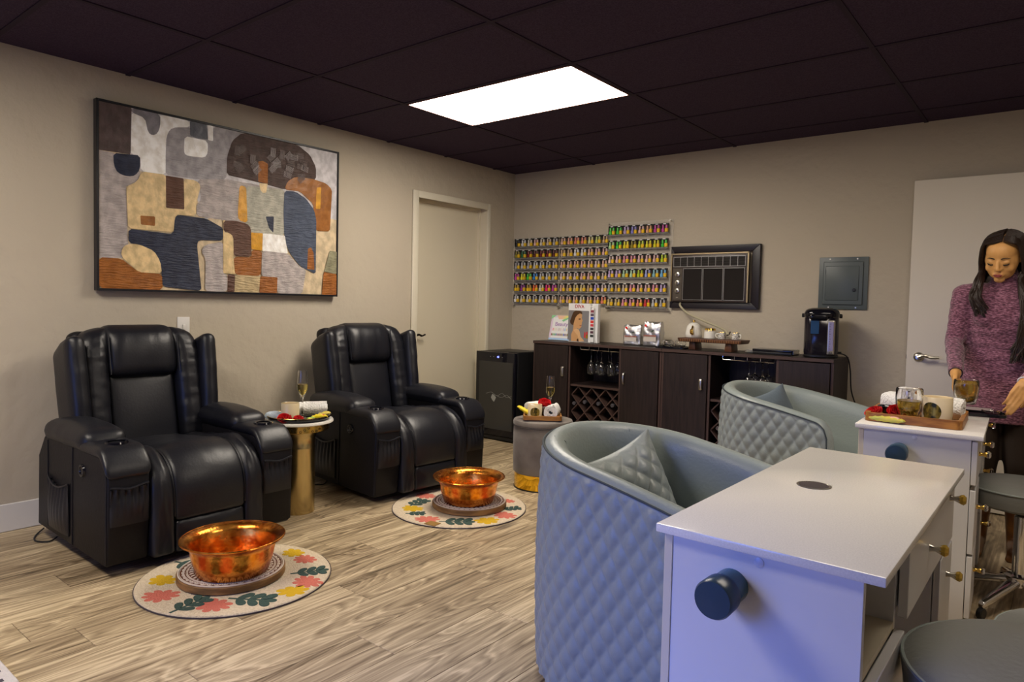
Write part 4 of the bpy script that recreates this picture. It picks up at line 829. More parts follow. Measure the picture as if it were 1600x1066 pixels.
# pedestal tray and tea set
t = thing('pedestal_tray', 'dark carved wooden footed tray holding the tea set', 'tray', (2.06, -.235, BZ))
obj('tray_top', warp(rbox(.235, .085, .014, .006, (10, 4, 1)), lambda p: (p.x * (1 + 1.6 * (p.z)), p.y * (1 + 1.6 * p.z), p.z + .070)), wood_d, t)
for x in (-.135, .135): obj('leg', warp(box(x - .022, x + .022, -.06, .06, 0, .058, .004), lambda p, x=x: (x + (p.x - x) * (1.25 - 5 * p.z), p.y, p.z)), wood_d, t)
obj('fluting', join(*[box(-.215 + .0172 * k, -.215 + .0172 * k + .006, -.0865, -.084, .060, .078) for k in range(26)]), mat('fluting_light', (.20, .09, .03), .5), t)
PZ = BZ + .0855
t = TP = thing('teapot', 'white ceramic teapot with a gold drip handle on the footed tray', 'teapot', (1.905, -.225, PZ))
obj('body', lathe([(0, 0), (.042, 0), (.047, .006), (.047, .03), (.040, .075), (.036, .088), (.030, .094), (0, .094)], 36, cap=False), ceramic, t)
obj('lid', lathe([(.031, .094), (.030, .099), (.018, .108), (0, .110)], 30, cap=False), ceramic, t)
obj('lid_knob', lathe([(0, .109), (.004, .109), (.004, .114), (.0085, .120), (.006, .127), (0, .128)], 16, cap=False), goldp, t)
obj('handle', tube(spline([(.010, -.040, .086), (.014, -.052, .072), (.012, -.060, .05), (.012, -.054, .032), (.012, -.046, .028)], 5), [.005] * 8 + [.009] * 8 + [.009] * 5), goldp, t)
obj('spout', tube(spline([(-.03, .03, .04), (-.045, .045, .06), (-.055, .055, .085)], 4), [.010, .009, .009, .008, .008, .007, .007, .006, .006]), ceramic, t)
TP.scale = (1.28, 1.28, 1.0)
t = thing('sugar_bowl', 'white ceramic pot with dripping gold rim on the footed tray', 'pot', (2.035, -.235, PZ)); t.scale = (1.18, 1.18, 1.12)
obj('body', lathe([(0, 0), (.036, 0), (.037, .004), (.034, .05), (.030, .062), (.028, .062), (.026, .01), (0, .01)], 32, cap=False), ceramic, t)
obj('gold_rim', lathe([(.0345, .046), (.0325, .058), (.031, .064), (.027, .064), (.027, .058)], 32, cap=False), goldp, t)
for k, x in enumerate((2.135, 2.235)):
    t = thing('espresso_cup', ['patterned espresso cup beside the white gold-rimmed pot', 'patterned espresso cup at the right end of the footed tray'][k], 'cup', (x - .01, -.24, PZ), 0, 'patterned espresso cups')
    obj('body', lathe([(0, 0), (.024, 0), (.026, .003), (.026, .046), (.0245, .046), (.0235, .005), (0, .005)], 30, cap=False), ceramic, t)
    obj('gold_rim', tube([(.0255 * cos(2 * pi * i / 28), .0255 * sin(2 * pi * i / 28), .0465) for i in range(28)], .0011, 5, True), goldp, t)
    obj('handle', tube(spline([((-1, 1)[k] * .024, -.006, .036), ((-1, 1)[k] * .040, -.008, .034), ((-1, 1)[k] * .040, -.008, .014), ((-1, 1)[k] * .024, -.006, .010)], 5), .003), ceramic, t)
    gs = []
    random.seed(5)
    for i in range(70):
        a = random.random() * 2 * pi; zz = .005 + random.random() * .036; s_ = .0012 + .0012 * random.random()
        gs.append(xf(box(-s_, s_, -.0004, .0004, -s_ * 1.3, s_ * 1.3), Matrix.Translation((.0262 * cos(a), .0262 * sin(a), zz)) @ Matrix.Rotation(a + pi / 2, 4, 'Z') @ Matrix.Rotation(random.random() * 3, 4, 'Y')))
    obj('pattern', join(*gs), mat('pattern_brown', (.05, .03, .03), .5), t, ang=0)
t = thing('saucer_stack', 'small stack of white saucers right of the footed tray', 'saucers', (2.335, -.22, BZ))
for k in range(3): obj('saucer', mv(lathe([(0, 0), (.025, 0), (.045, .006), (.045, .0075), (.024, .002), (0, .002)], 28, cap=False), z=.0065 * k), ceramic, t)
t = thing('flat_case', 'flat black lidded case lying beside the hot water dispenser', 'case', (2.495, -.20, BZ))
obj('lower_case', box(-.13, .13, -.085, .085, 0, .016, .003), black, t); obj('lid', box(-.132, .132, -.087, .087, .017, .034, .004), blackg, t); obj('end_strip', box(.128, .134, -.06, .06, .005, .03), nickel, t)
# hot water dispenser
t = thing('water_dispenser', 'black electric hot water dispenser at the right end of the bar', 'water boiler', (2.785, -.205, BZ), R(14)); t.scale = (1.13, 1.13, 1.06)
def sq(r, n=40, p=3.2): return [(r * abs(cos(a)) ** (2 / p) * (1 if cos(a) > 0 else -1), r * abs(sin(a)) ** (2 / p) * (1 if sin(a) > 0 else -1)) for a in [2 * pi * k / n for k in range(n)]]
def sqloft(rows, n=40):
    V, F = [], []
    for r, z in rows: V += [Vector((x, y, z)) for x, y in sq(r, n)]
    for k in range(len(rows) - 1):
        for i in range(n): F.append((k * n + i, k * n + (i + 1) % n, (k + 1) * n + (i + 1) % n, (k + 1) * n + i))
    F += [tuple(range(n))[::-1], tuple((len(rows) - 1) * n + i for i in range(n))]; return V, F
obj('base', sqloft([(.088, 0), (.092, .004), (.092, .014), (.088, .018)]), black, t)
obj('body', sqloft([(.089, .016), (.0925, .03), (.0925, .238), (.089, .244)]), mat('dispenser_body', (.010, .008, .014), .12), t)
obj('lid', sqloft([(.092, .245), (.095, .25), (.095, .27), (.088, .288), (.072, .298), (.05, .301)]), blackg, t)
obj('control_panel', sqloft([(.060, .2985), (.058, .3022), (.03, .3035)]), mat('panel_bronze', (.22, .19, .14), .3, .5), t)
obj('pour_hood', mv(rbox(.05, .018, .018, .014, (6, 3, 3)), -.015, -.094, .248), blackg, t)
o = obj('water_gauge', mv(rbox(.020, .006, .105, .006, (3, 1, 8)), .052, -.0885, .125), nickel, t)
obj('gauge_window', box(.040, .064, -.0975, -.094, .045, .218, .001, 1), mat('gauge_violet', (.30, .28, .50), .15), o); obj('gauge_scale', join(*[box(.043, .048 if k % 2 else .052, -.0984, -.0974, .055 + .015 * k, .057 + .015 * k) for k in range(11)] + [xf(text_geo('3.0', .013, .0003, .0004), Matrix.Translation((.052, -.0955, .032)) @ Matrix.Rotation(pi / 2, 4, 'X'))]), black, o)
obj('blue_sticker', box(-.055, -.012, -.0942, -.0925, .145, .225), mat('sticker_blue', (.015, .06, .16), .3), t)
for s in (-1, 1): obj('handle_lug', mv(cyl(.013, 0, .016, 16, .003), s * .092, .01, .255, ry=s * pi / 2), black, t)
tag(obj('power_cord', tube(spline([(2.87, -.16, .905), (2.93, -.14, .885), (2.95, -.12, .80), (2.955, -.08, .65), (3.0, -.06, .50), (2.99, -.06, .40), (2.98, -.05, .1), (2.98, -.04, .012)], 7), .0045, 7), black), 'black power cord hanging from the hot water dispenser beside the cabinet', 'cord')
obj('plug_lead', tube([(.07, .05, .03), (.11, .045, .03)], .0045, 7), black, t)

# ================================================================ AIR CONDITIONER, PANEL
t = thing('air_conditioner', 'vintage window air conditioner in a black frame on the back wall', 'air conditioner', (1.96, 0, 1.41))
ac = mat('ac_frame_black', (.012, .009, .014), .35)
xl, xr, zb_, zt = -.35, .345, -.235, .24
for nm, g in (('top', prism([(xl, zt), (xr, zt), (xr - .055, zt - .05), (xl + .03, zt - .05)], -.035, 0, 'y', .003)), ('bottom', prism([(xl, zb_), (xr, zb_), (xr - .055, zb_ + .05), (xl + .03, zb_ + .05)], -.035, 0, 'y', .003)),
              ('right', prism([(xr, zb_), (xr, zt), (xr - .055, zt - .05), (xr - .055, zb_ + .05)], -.035, 0, 'y', .003)), ('left', prism([(xl, zb_), (xl, zt), (xl + .03, zt - .05), (xl + .03, zb_ + .05)], -.035, 0, 'y', .003))): obj('frame_bar', g, ac, t)
obj('housing', box(-.325, .265, -.055, -.002, -.185, .178, .004), mat('ac_brown', (.055, .040, .035), .4), t)
obj('metal_trim', join(box(-.333, .272, -.062, -.05, .174, .183), box(.265, .274, -.062, -.05, -.185, .183), box(-.334, -.326, -.062, -.05, -.185, .18)), mat('ac_brass', (.52, .42, .25), .3, .9), t)
lv = mat('ac_silver_line', (.38, .37, .37), .35, .6); dk = mat('ac_grille_dark', (.008, .006, .006), .5)
o = obj('louver_bank', join(box(-.31, .25, -.060, -.055, .082, .155)), dk, t)
obj('louver_frame', join(*[box(-.31 + .056 * k - .0015, -.31 + .056 * k + .0015, -.066, -.058, .082, .155) for k in range(11)], box(-.312, .252, -.066, -.058, .153, .157), box(-.312, .252, -.066, -.058, .080, .084)), lv, o)
obj('louver', join(*[xf(box(-.308, .248, -.004, .004, -.0008, .0008), Matrix.Translation((0, -.061, .090 + .0078 * k)) @ Matrix.Rotation(.5, 4, 'X')) for k in range(8)]), mat('ac_louver', (.05, .045, .04), .5), o)
for k in range(3):
    a = -.232 + .162 * k; b = a + .156
    g = obj('grille_panel', box(a, b, -.060, -.055, -.172, .068), mat('ac_mesh', (.022, .017, .016), .6, bump=(420, 1.0, (1, 1, 1))), t)
    obj('panel_border', join(box(a, b, -.064, -.058, .065, .068), box(a, b, -.064, -.058, -.172, -.169), box(a, a + .003, -.064, -.058, -.172, .068), box(b - .003, b, -.064, -.058, -.172, .068)), lv, g)
o = obj('control_panel', box(-.312, -.24, -.060, -.055, -.172, .068), mat('ac_control', (.08, .065, .05), .4), t)
for k in range(3):
    kn = obj('knob', mv(lathe([(0, .018), (.008, .018), (.009, .012), (.018, .010), (.020, 0)], 26, cap=False), -.276, -.060, .022 - .062 * k, rx=pi / 2), nickel, o)
    obj('pointer', box(-.278, -.274, -.080, -.077, .016 - .062 * k, .030 - .062 * k), dk, kn)
obj('badge', box(-.286, -.268, -.0615, -.06, -.156, -.150), nickel, o)
tag(obj('drain_hose', tube(spline([(1.70, -.03, 1.215), (1.715, -.06, 1.19), (1.79, -.085, 1.135), (1.92, -.10, 1.085), (2.04, -.11, 1.045), (2.105, -.12, 1.015), (2.125, -.13, .985)], 8), .0085, 10), mat('hose_beige', (.42, .38, .26), .5)), 'beige drain hose curving down from the air conditioner', 'hose')
t = thing('hose_clip', 'small dark clip at the lower end of the beige drain hose', 'clip', (2.125, -.13, .99)); obj('clamp', tube([(.012 * cos(q), .012 * sin(q), .0) for q in [2 * pi * k / 12 for k in range(12)]], .003, 5, True), nickel, t); obj('wing_screw', tube([(.01, 0, 0), (.018, 0, .022)], .004, 6), bronze, t)
t = thing('breaker_panel', 'dark grey metal breaker panel on the back wall', 'electrical panel', (2.857, 0, 1.366))
obj('cover', box(-.153, .153, -.012, 0, -.175, .175, .003), steel_p, t)
obj('raised_field', join(prism([(-.125, -.145), (.125, -.145), (.125, .145), (-.125, .145)], -.020, -.010, 'y', .006)), steel_p, t)
o = obj('door', box(-.108, .100, -.025, -.018, -.115, .115, .004), mat('panel_door_grey', (.085, .105, .11), .4), t)
obj('latch', mv(cyl(.011, 0, .010, 16, .002), .075, -.025, -.045, rx=pi / 2), black, o)
obj('hinge', join(box(-.112, -.106, -.027, -.02, .06, .09), box(-.112, -.106, -.027, -.02, -.09, -.06)), steel_p, o)
obj('screw', join(*[mv(cyl(.005, 0, .003, 10), x, -.012, z_, rx=pi / 2) for x in (-.085, .085) for z_ in (-.162, .162)]), nickel, t)

# ================================================================ NAIL POLISH WALL
CL = {'black': (.01, .01, .012), 'white': (.72, .72, .75), 'cream': (.66, .60, .50), 'pink': (.66, .42, .42), 'beige': (.55, .45, .38), 'grey': (.40, .39, .41), 'silver': (.50, .51, .54), 'olive': (.24, .20, .02), 'dark green': (.01, .14, .05),
      'dark red': (.18, .01, .015), 'maroon': (.10, .012, .015), 'red': (.62, .05, .05), 'magenta': (.52, .06, .34), 'yellow': (.75, .70, .03), 'green': (.06, .55, .05), 'blue': (.03, .22, .62), 'gold': (.5, .33, .06), 'purple': (.28, .04, .28), 'orange': (.85, .16, .03),
      'hot pink': (.80, .02, .18), 'nude': (.66, .42, .34), 'salmon': (.72, .34, .25), 'coral': (.74, .24, .17), 'pale yellow': (.66, .62, .30), 'yellow green': (.52, .58, .16), 'tan': (.52, .36, .22), 'lilac': (.50, .38, .64), 'sand': (.60, .48, .24), 'violet': (.24, .22, .60),
      'peach': (.74, .40, .24), 'light green': (.42, .70, .32), 'lime': (.45, .60, .02), 'bright yellow': (.66, .64, .02), 'rose': (.68, .28, .36), 'mint': (.42, .64, .42), 'periwinkle': (.32, .36, .70), 'teal': (.25, .48, .55), 'sky blue': (.16, .42, .72), 'pale pink': (.68, .54, .54)}
RA = ['black,white,cream,pink,cream,beige,grey', 'olive,dark green,dark red,maroon,dark red,dark red,maroon', 'grey,silver,grey,silver,silver,grey,beige', 'magenta,yellow,green,blue,silver,silver,grey', 'gold,purple,gold,orange,cream,hot pink,magenta', 'white,cream,cream,grey,silver,pale pink,beige']
RB = ['nude,salmon,coral,coral,pale yellow,yellow green,tan', 'tan,tan,white,white,nude,pink,pink', 'nude,nude,nude,pink,nude,pale pink,nude', 'pale pink,pale pink,pale pink,pink,pink,pale pink,beige', 'nude,tan,sand,sand,tan,lilac,pale pink', 'nude,nude,nude,cream,nude,nude,coral']
RC = ['green,green,lilac,violet,pink,peach,magenta,magenta', 'light green,green,yellow,olive,lime,bright yellow,bright yellow,green', 'pale pink,pink,rose,rose,pink,pink,pink,lime', 'lilac,lilac,mint,mint,lime,periwinkle,teal,sky blue', 'grey,tan,beige,rose,pink,pink,rose,lilac', 'sand,sand,rose,rose,coral,red,silver,grey']
duo_g, duo_m, duo_i = multi((box(-.031, .031, -.001, .0, .0, .078), mat('card_back', (.10, .075, .06), .6)), (join(box(-.031, .031, -.019, .0, .066, .078, .001, 1), box(-.031, .031, -.019, 0, 0, .010, .001, 1), box(-.031, -.029, -.019, 0, .01, .066)), black), (box(-.012, .012, -.0196, -.0188, .070, .0755), paper))
duo_me = mesh('polish_duo', duo_g, duo_m, duo_i, 0)
gold_b = mat('polish_gold', (.80, .50, .02), .3)
bcache = {}
def bott(c, gold_body):
    k = (c, gold_body)
    if k not in bcache:
        m = mat('polish_' + c.replace(' ', '_'), CL[c], .25)
        mc = mat('cap_' + c.replace(' ', '_'), tuple(min(1, x * .85 + .05) for x in CL[c]), .3)
        r = .0125
        body = box(-.0115, .0115, -.021, -.002, .010, .040, .002, 1) if gold_body else lathe([(0, .010), (r, .010), (r, .034), (.007, .039), (0, .039)], 10, 0, -.0135, False)
        g, ms, ix = multi((body, gold_b if gold_body else m), (cyl(.0082, .039, .065, 10, .001, 0, -.0135), mc)); bcache[k] = mesh('bottle', g, ms, ix)
    return bcache[k]
ORD = ['first', 'second', 'third', 'fourth', 'fifth', 'sixth', 'seventh', 'last']
for nm, xa, wd, ztop, pitch, rows, yy in (('left', .036, .0708, 1.772, .1015, RA, -.012), ('middle', .546, .0708, 1.772, .1015, RB, -.012), ('right', 1.046, .0680, 1.835, .117, RC, -.030)):
    nn = len(rows[0].split(',')); x1 = xa + wd * nn
    t = thing('polish_rack', 'clear acrylic wall rack of nail polish pairs, ' + nm + ' of the three', 'rack', (xa, 0, 1.15), 0, 'nail polish racks')
    zt_ = ztop - 1.15 + (.03 if nm == 'right' else .008)
    obj('back_panel', box(-.012, x1 - xa + (.03 if nm == 'right' else .006), yy + .002, yy + .006, -.0, zt_), acrylic, t)
    for r_ in range(6):
        zr = ztop - .078 - pitch * r_ - 1.15
        obj('ledge', join(box(-.006, x1 - xa + .004, yy - .028, yy + .002, zr - .003, zr - .0008), box(-.006, x1 - xa + .004, yy - .030, yy - .028, zr - .003, zr + .008)), acrylic, t)
    obj('standoff', join(*[mv(cyl(.008, 0, .014, 12), x, yy - .0, z_, rx=pi / 2) for x in (-.004, x1 - xa + .003) for z_ in (.01, zt_ - .01)] + [mv(cyl(.006, 0, -yy - .004, 10), x, 0, z_, rx=pi / 2) for x in (-.004, x1 - xa + .003) for z_ in (.01, zt_ - .01)]), nickel, t)
    for r_, row in enumerate(rows):
        for k, c in enumerate(row.split(',')):
            o = bpy.data.objects.new('polish_duo', duo_me); C.objects.link(o); o.location = (xa + wd * (k + .5), yy - .004, ztop - .078 - pitch * r_)
            rowname = ['top', 'second', 'third', 'fourth', 'fifth', 'bottom'][r_]; pos = 'last' if k == nn - 1 else ORD[k] + ' from left'
            tag(o, '%s nail polish pair, %s, %s row of the %s rack' % (c, pos, rowname, nm), 'nail polish', 'nail polish pairs in the wall racks')
            obj('colour_bottle', bott(c, False), None, o, (-.0145, 0, 0)); obj('gold_bottle', bott(c, True), None, o, (.0145, 0, 0))

# ================================================================ QUILTED TUB CHAIRS
def make_tub():
    t = thing('tub_chair', '', 'chair', group='quilted grey tub chairs'); r, L_, zb, za = .333, .352, .76, .646
    tot = pi * r + 2 * L_
    def uv(s, off=0):
        if s < L_: return (L_ - s, -r + off), (0, 1)
        if s > L_ + pi * r: return (s - L_ - pi * r, r - off), (0, -1)
        a = (s - L_) / r; return (-(r - off) * sin(a), -(r - off) * cos(a)), None
    def zt(s):
        k = abs(s / tot - .5) * 2; d = min(s, tot - s); e = max(0, .06 - d); return zb - (zb - za) * k ** 1.6 - (.06 - sqrt(max(0, .0036 - e * e)))
    NS, NZ = 330, 100
    V, F = [], []; rows = None
    th = .078
    for i in range(NS + 1):
        s = tot * i / NS; z1 = zt(s); col = []
        for j in range(NZ + 1):
            z = .055 + (z1 - .055) * j / NZ
            a, b = s / .060 + z / .086, s / .060 - z / .086
            q = (abs(sin(pi * a)) * abs(sin(pi * b))) ** .55 * .0100 * min(1, (z1 - z) / .02, s / .015 + .0, (tot - s) / .015)
            q = max(q, 0); fl_ = .012 * sin(pi * min(1, z / z1))
            (x, y), _ = uv(s, -q - fl_); col.append((x, y, z))
        for o_, dz in ((.004, .006), (.012, .013), (.024, .018), (.040, .018), (.055, .012), (.066, .0), (.073, -.016), (.078, -.04), (.080, -.10), (.084, -.20)):
            (x, y), _ = uv(s, o_); col.append((x, y, z1 + dz))
        (x, y), _ = uv(s, .086); col.append((x, y, .36)); (x, y), _ = uv(s, .086); col.append((x, y, .055))
        rows = len(col); V += [Vector(c) for c in col]
    cut = NZ + 2
    Fo, Fi = [], []
    for i in range(NS):
        for j in range(rows - 1):
            f = (i * rows + j, (i + 1) * rows + j, (i + 1) * rows + j + 1, i * rows + j + 1); (Fo if j < NZ else Fi).append(f)
    ends = [tuple(range(rows)), tuple(NS * rows + j for j in range(rows))[::-1]]
    def sub(F_):
        idx = {}; VV = []; FF = []
        for f in F_:
            FF.append(tuple(idx.setdefault(k, len(idx)) for k in f))
        VV = [None] * len(idx)
        for k, i in idx.items(): VV[i] = V[k]
        return VV, FF
    obj('quilted_shell', sub(Fo), vinylq, t, ang=60)
    obj('inner_lining', sub(Fi + ends), vinyl, t, ang=60)
    def pt(s, off, dz): (x, y), _ = uv(s, off); return (x, y, zt(s) + dz)
    pp = [(L_ + .0005, -r - .004, .08 + (zt(0) - .08) * k / 8) for k in range(8)] + [pt(tot * k / 120, -.004, .003) for k in range(121)] + [(L_ + .0005, r + .004, .08 + (zt(0) - .08) * k / 8) for k in range(7, -1, -1)]
    obj('piping', tube(pp, .0035, 6), pipe_m, t)
    for _g in [tube([(uv(L_ + pi * r * fr, .03 + .0 * k)[0][0], uv(L_ + pi * r * fr, .03)[0][1], zt(L_ + pi * r * fr) + .018), (*uv(L_ + pi * r * fr, .066)[0], zt(L_ + pi * r * fr) + .002), (*uv(L_ + pi * r * fr, .080)[0], zt(L_ + pi * r * fr) - .09), (*uv(L_ + pi * r * fr, .085)[0], zt(L_ + pi * r * fr) - .22)], .0022, 5) for fr in (.28, .72) for k in (0,)]: obj('seam', _g, vinyl, t)
    ri = r - .088
    poly = [(L_ - .005, -ri), (L_ - .005, ri)] + [(-ri * sin(pi * k / 18), ri * cos(pi * k / 18)) for k in range(19)]
    obj('seat_cushion', prism(poly, .33, .425, 'z', .02), vinyl, t)
    obj('base_board', prism([(L_ - .02, -r + .03), (L_ - .02, r - .03)] + [(-(r - .03) * sin(pi * k / 18), (r - .03) * cos(pi * k / 18)) for k in range(19)], .025, .36, 'z'), vinyl_d, t)
    for x, y in ((.28, .25), (.28, -.25), (-.2, .2), (-.2, -.2)): obj('foot', cyl(.02, 0, .03, 14, .002, x, y), black, t)
    return t
ch = make_tub(); place(ch, (3.045, -3.045, 0), -.113, 'grey-blue quilted tub chair in front, drawn up to the near manicure table')
ch2 = copy_tree(ch); place(ch2, (2.91, -1.245, 0), -.16, 'grey quilted tub chair behind, drawn up to the far manicure table')
def pillow(loc, rot, label, m, quilt, s=.345):
    rot = (Matrix.Rotation(rot[2], 4, 'Z') @ Matrix.Rotation(rot[0], 4, 'X') @ Matrix.Rotation(rot[1], 4, 'Z')).to_euler()
    def f(p):
        a, b = abs(p.x) / (s / 2), abs(p.y) / (s / 2); e = 1 - .10 * (1 - a ** 2) * b ** 6 ; e2 = 1 - .10 * (1 - b ** 2) * a ** 6
        q = 0
        if quilt: u, v = (p.x + p.y) / .055, (p.x - p.y) / .055; q = .017 * (abs(sin(pi * u * .7)) * abs(sin(pi * v * .7))) ** .5
        else: q = .006 * noise.noise(Vector((p.x * 9, p.y * 16, 2)))
        return Vector((p.x * e2, p.y * e, p.z * (1 + .0) + (q if p.z > 0 else -q) * (1 - max(a, b) ** 4)))
    def g(p):
        a, b = abs(p.x) / (s / 2), abs(p.y) / (s / 2); k = (1 - a ** 3) * (1 - b ** 3); p = f(p); return (p.x, p.y, p.z * (.35 + .65 * k) + .045 * k * (1 if p.z > 0 else -1))
    o = obj('throw_pillow', rbox(s / 2, s / 2, .014, .012, (72, 72, 1), (0, 0, .0), g), m, None, loc, rot, ang=60)
    obj('piping', tube([(s / 2 * (1 if k < 2 else -1) * 1, 0, 0) for k in range(0)] or [(x * s / 2 * .985 * (1 - .10 * (1 - abs(y) ** 2) * (abs(x) > .99)), y * s / 2 * .985 * (1 - .10 * (1 - abs(x) ** 2) * (abs(y) > .99)), 0) for x, y in [(1, -1 + k / 5) for k in range(10)] + [(1 - k / 5, 1) for k in range(10)] + [(-1, 1 - k / 5) for k in range(10)] + [(-1 + k / 5, -1) for k in range(10)]], .0035, 6, True), m, o)
    tag(o, label, 'cushion', 'cushions in the tub chairs'); return o
pillow((2.96, -2.99, .56), (R(90 - 18), R(15), R(90 - 16)), 'quilted grey cushion leaning in the near tub chair', vinylq, True)
pillow((2.83, -1.19, .575), (R(90 - 20), R(12), R(90 - 20)), 'plain blue-grey cushion leaning in the far tub chair', mat('blue_grey_pillow', (.13, .17, .21), .45, bump=(60, .15)), False)

# ================================================================ MANICURE TABLES
def crystal_knob(parent, loc, m=None):
    k = obj('drawer_knob', mv(lathe([(0, 0), (.009, 0), (.007, .006), (.006, .012), (.011, .024), (.011, .026)], 14), ry=pi / 2), m or nickel, parent, loc)
    obj('crystal', mv(lathe([(.008, .018), (.0135, .027), (.0145, .032), (.009, .038), (0, .039)], 8, cap=True), ry=pi / 2), glass if m else mat('amber_crystal', (.55, .36, .06), .08, .6), k, ang=0); return k
def make_desk(x0, y0, L_, rz, label, opened, gk):
    t = thing('manicure_table', label, 'table', (x0, y0, 0), rz, 'white manicure tables'); W_ = .422; Hh = .74; xb = .385
    obj('table_top', box(0, W_, 0, L_, Hh - .018, Hh, .003, 2), quartz, t)
    obj('end_panel', box(.03, xb, .02, .038, .02, Hh - .019, .001, 1), white_m, t)
    obj('corner_post', box(.012, .030, .018, .038, .02, Hh - .019, .001, 1), cream_e, t)
    obj('end_panel', box(.012, xb, L_ - .038, L_ - .02, .02, Hh - .019, .001, 1), white_m, t)
    obj('front_panel', box(.012, .028, .038, L_ - .038, .06, Hh - .019), white_m, t)
    p1, p2 = .30, L_ - .24
    obj('partition', box(.028, xb, p1, p1 + .016, .02, Hh - .019), white_m, t); obj('partition', box(.028, xb, p2, p2 + .016, .02, Hh - .019), white_m, t)
    obj('shelf', box(.028, xb, .038, p1, .535, .549), cream_e, t); obj('pedestal_floor', box(.028, xb, .038, p1, .05, .066), white_m, t); obj('pedestal_floor', box(.028, xb, p2 + .016, L_ - .038, .05, .066), white_m, t)
    kn = (lambda p, l: crystal_knob(p, l, goldp)) if gk else (lambda p, l: crystal_knob(p, l))
    if not opened:
        d = obj('drawer', join(box(xb + .002, xb + .020, .022, p1 + .008, .555, .715, .0015, 1), box(.1, xb, .045, p1 - .008, .56, .70)), white_m, t); kn(d, (xb + .02, .16, .65))
    else:
        obj('hinge_screw', mv(cyl(.006, 0, .004, 12), .30, p1 - .002, .63, rx=pi / 2), teal_m, t)
    zz = [(.30, .535), (.06, .29)]
    for k, (a, b) in enumerate(zz):
        d = obj('drawer', join(box(xb + .002, xb + .020, .022, p1 + .008, a, b, .0015, 1), box(.1, xb, .045, p1 - .008, a + .008, b - .02)), white_m, t); kn(d, (xb + .02, .16, (a + b) / 2 + .03))
    d = obj('drawer', join(box(xb + .004, xb + .022, p1 + .018, p2 - .002, .555, .705, .0015, 1), box(.1, xb, p1 + .03, p2 - .012, .57, .69)), white_m, t); kn(d, (xb + .022, (p1 + p2) / 2 + .02, .635))
    for a, b in ((.545, .71), (.30, .535), (.06, .29)):
        d = obj('drawer', join(box(xb + .002, xb + .018, p2 + .006, L_ - .022, a, b, .0015, 1), box(.1, xb, p2 + .022, L_ - .045, a + .01, b - .02)), white_m, t); kn(d, (xb + .018, (p2 + L_) / 2, (a + b) / 2 + .05))
    c = t
    pr = obj('dust_port', xf(lathe([(.030, -.001), (.032, .0), (.0325, .052), (.030, .053)], 32), Matrix.Translation((.155, .020, .648)) @ Matrix.Rotation(pi / 2, 4, 'X')), teal_m, t)
    obj('port_cap', xf(lathe([(.033, .048), (.0365, .050), (.0370, .088), (.034, .094), (0, .096)], 32), Matrix.Translation((.155, .020, .648)) @ Matrix.Rotation(pi / 2, 4, 'X')), teal_d, pr)
    obj('screw_cover', mv(lathe([(.0095, 0), (.0095, .0015), (.006, .003), (0, .0034)], 24), .205, .020, .705, rx=pi / 2), mat('cover_white', (.62, .63, .70), .35), t)
    v = obj('dust_vent', lathe([(0, Hh), (.040, Hh), (.041, Hh + .0015), (.037, Hh + .0022), (.036, Hh + .001), (0, Hh + .001)], 40, .155, .545, False), nickel, t)
    obj('vent_slat', join(*[box(.155 - sqrt(.035 ** 2 - y * y), .155 + sqrt(.035 ** 2 - y * y), .545 + y - .0011, .545 + y + .0011, Hh + .001, Hh + .002) for y in [(-.033 + .0047 * k) for k in range(15)] if abs(y) < .034]), mat('vent_dark', (.12, .095, .075), .4), v)
    for x, y in ((.05, .06), (.35, .06), (.05, L_ - .06), (.35, L_ - .06)): obj('foot', cyl(.018, 0, .022, 12, 0, x, y), black, t)
    return t
make_desk(3.405, -3.712, 1.05, R(-.3), 'white manicure table in the foreground with round metal dust vent', True, False)
D2 = (3.405, -2.03); d2r = R(2.5)
make_desk(*D2, .93, d2r, 'white manicure table at the back carrying the wooden tea tray', False, True)

# ================================================================ STOOLS
def make_stool(seat_h, back=False):
    t = thing('rolling_stool', '', 'stool', group='grey rolling stools')
    def f(p): return (p.x, p.y, p.z + seat_h - .045 + .0 * p.x)
    def fs(u, v): return None
    sh = lathe([(0, seat_h - .085), (.18, seat_h - .085), (.194, seat_h - .075), (.199, seat_h - .03), (.196, seat_h - .012), (.18, seat_h + .001), (.10, seat_h + .008), (0, seat_h + .01)], 48, cap=False)
    obj('seat', sh, vinyl_d, t); obj('piping', tube([(.197 * cos(2 * pi * k / 48), .197 * sin(2 * pi * k / 48), seat_h - .014) for k in range(48)], .0035, 6, True), vinyl, t)
    obj('gas_lift', join(cyl(.014, seat_h - .14, seat_h - .085, 20), cyl(.026, .13, seat_h - .13, 28, .003)), chrome, t); obj('lift_collar', cyl(.020, seat_h - .15, seat_h - .125, 20), black, t)
    obj('hub', lathe([(0, .085), (.034, .085), (.040, .10), (.052, .118), (.052, .126), (.030, .136), (0, .136)], 32, cap=False), chrome, t)
    for k in range(5):
        a = 2 * pi * k / 5 + .35; ca, sa = cos(a), sin(a)
        l = obj('base_leg', warp(rbox(.125, .020, .014, .010, (8, 2, 1), (0, 0, .002), lambda p: (p.x + .150, p.y * (1.15 - 2.2 * (p.x + .12)), p.z + .105 - .20 * (p.x + .12))), lambda p: (p.x * ca - p.y * sa, p.x * sa + p.y * ca, p.z)), chrome, t)
        obj('caster', join(mv(cyl(.023, -.010, .010, 20, .003), .270 * ca, .270 * sa, .0235, a, pi / 2), cyl(.006, .03, .055, 8, 0, .262 * ca, .262 * sa)), black, l)
    return t
s2 = make_stool(.50); place(s2, (3.935, -1.55, 0), .2, 'grey stool on chrome star base beside the far manicure table')
s3 = make_stool(.39); place(s3, (4.125, -2.80, 0), 1.0, 'grey stool at the right edge, between the two manicure tables')
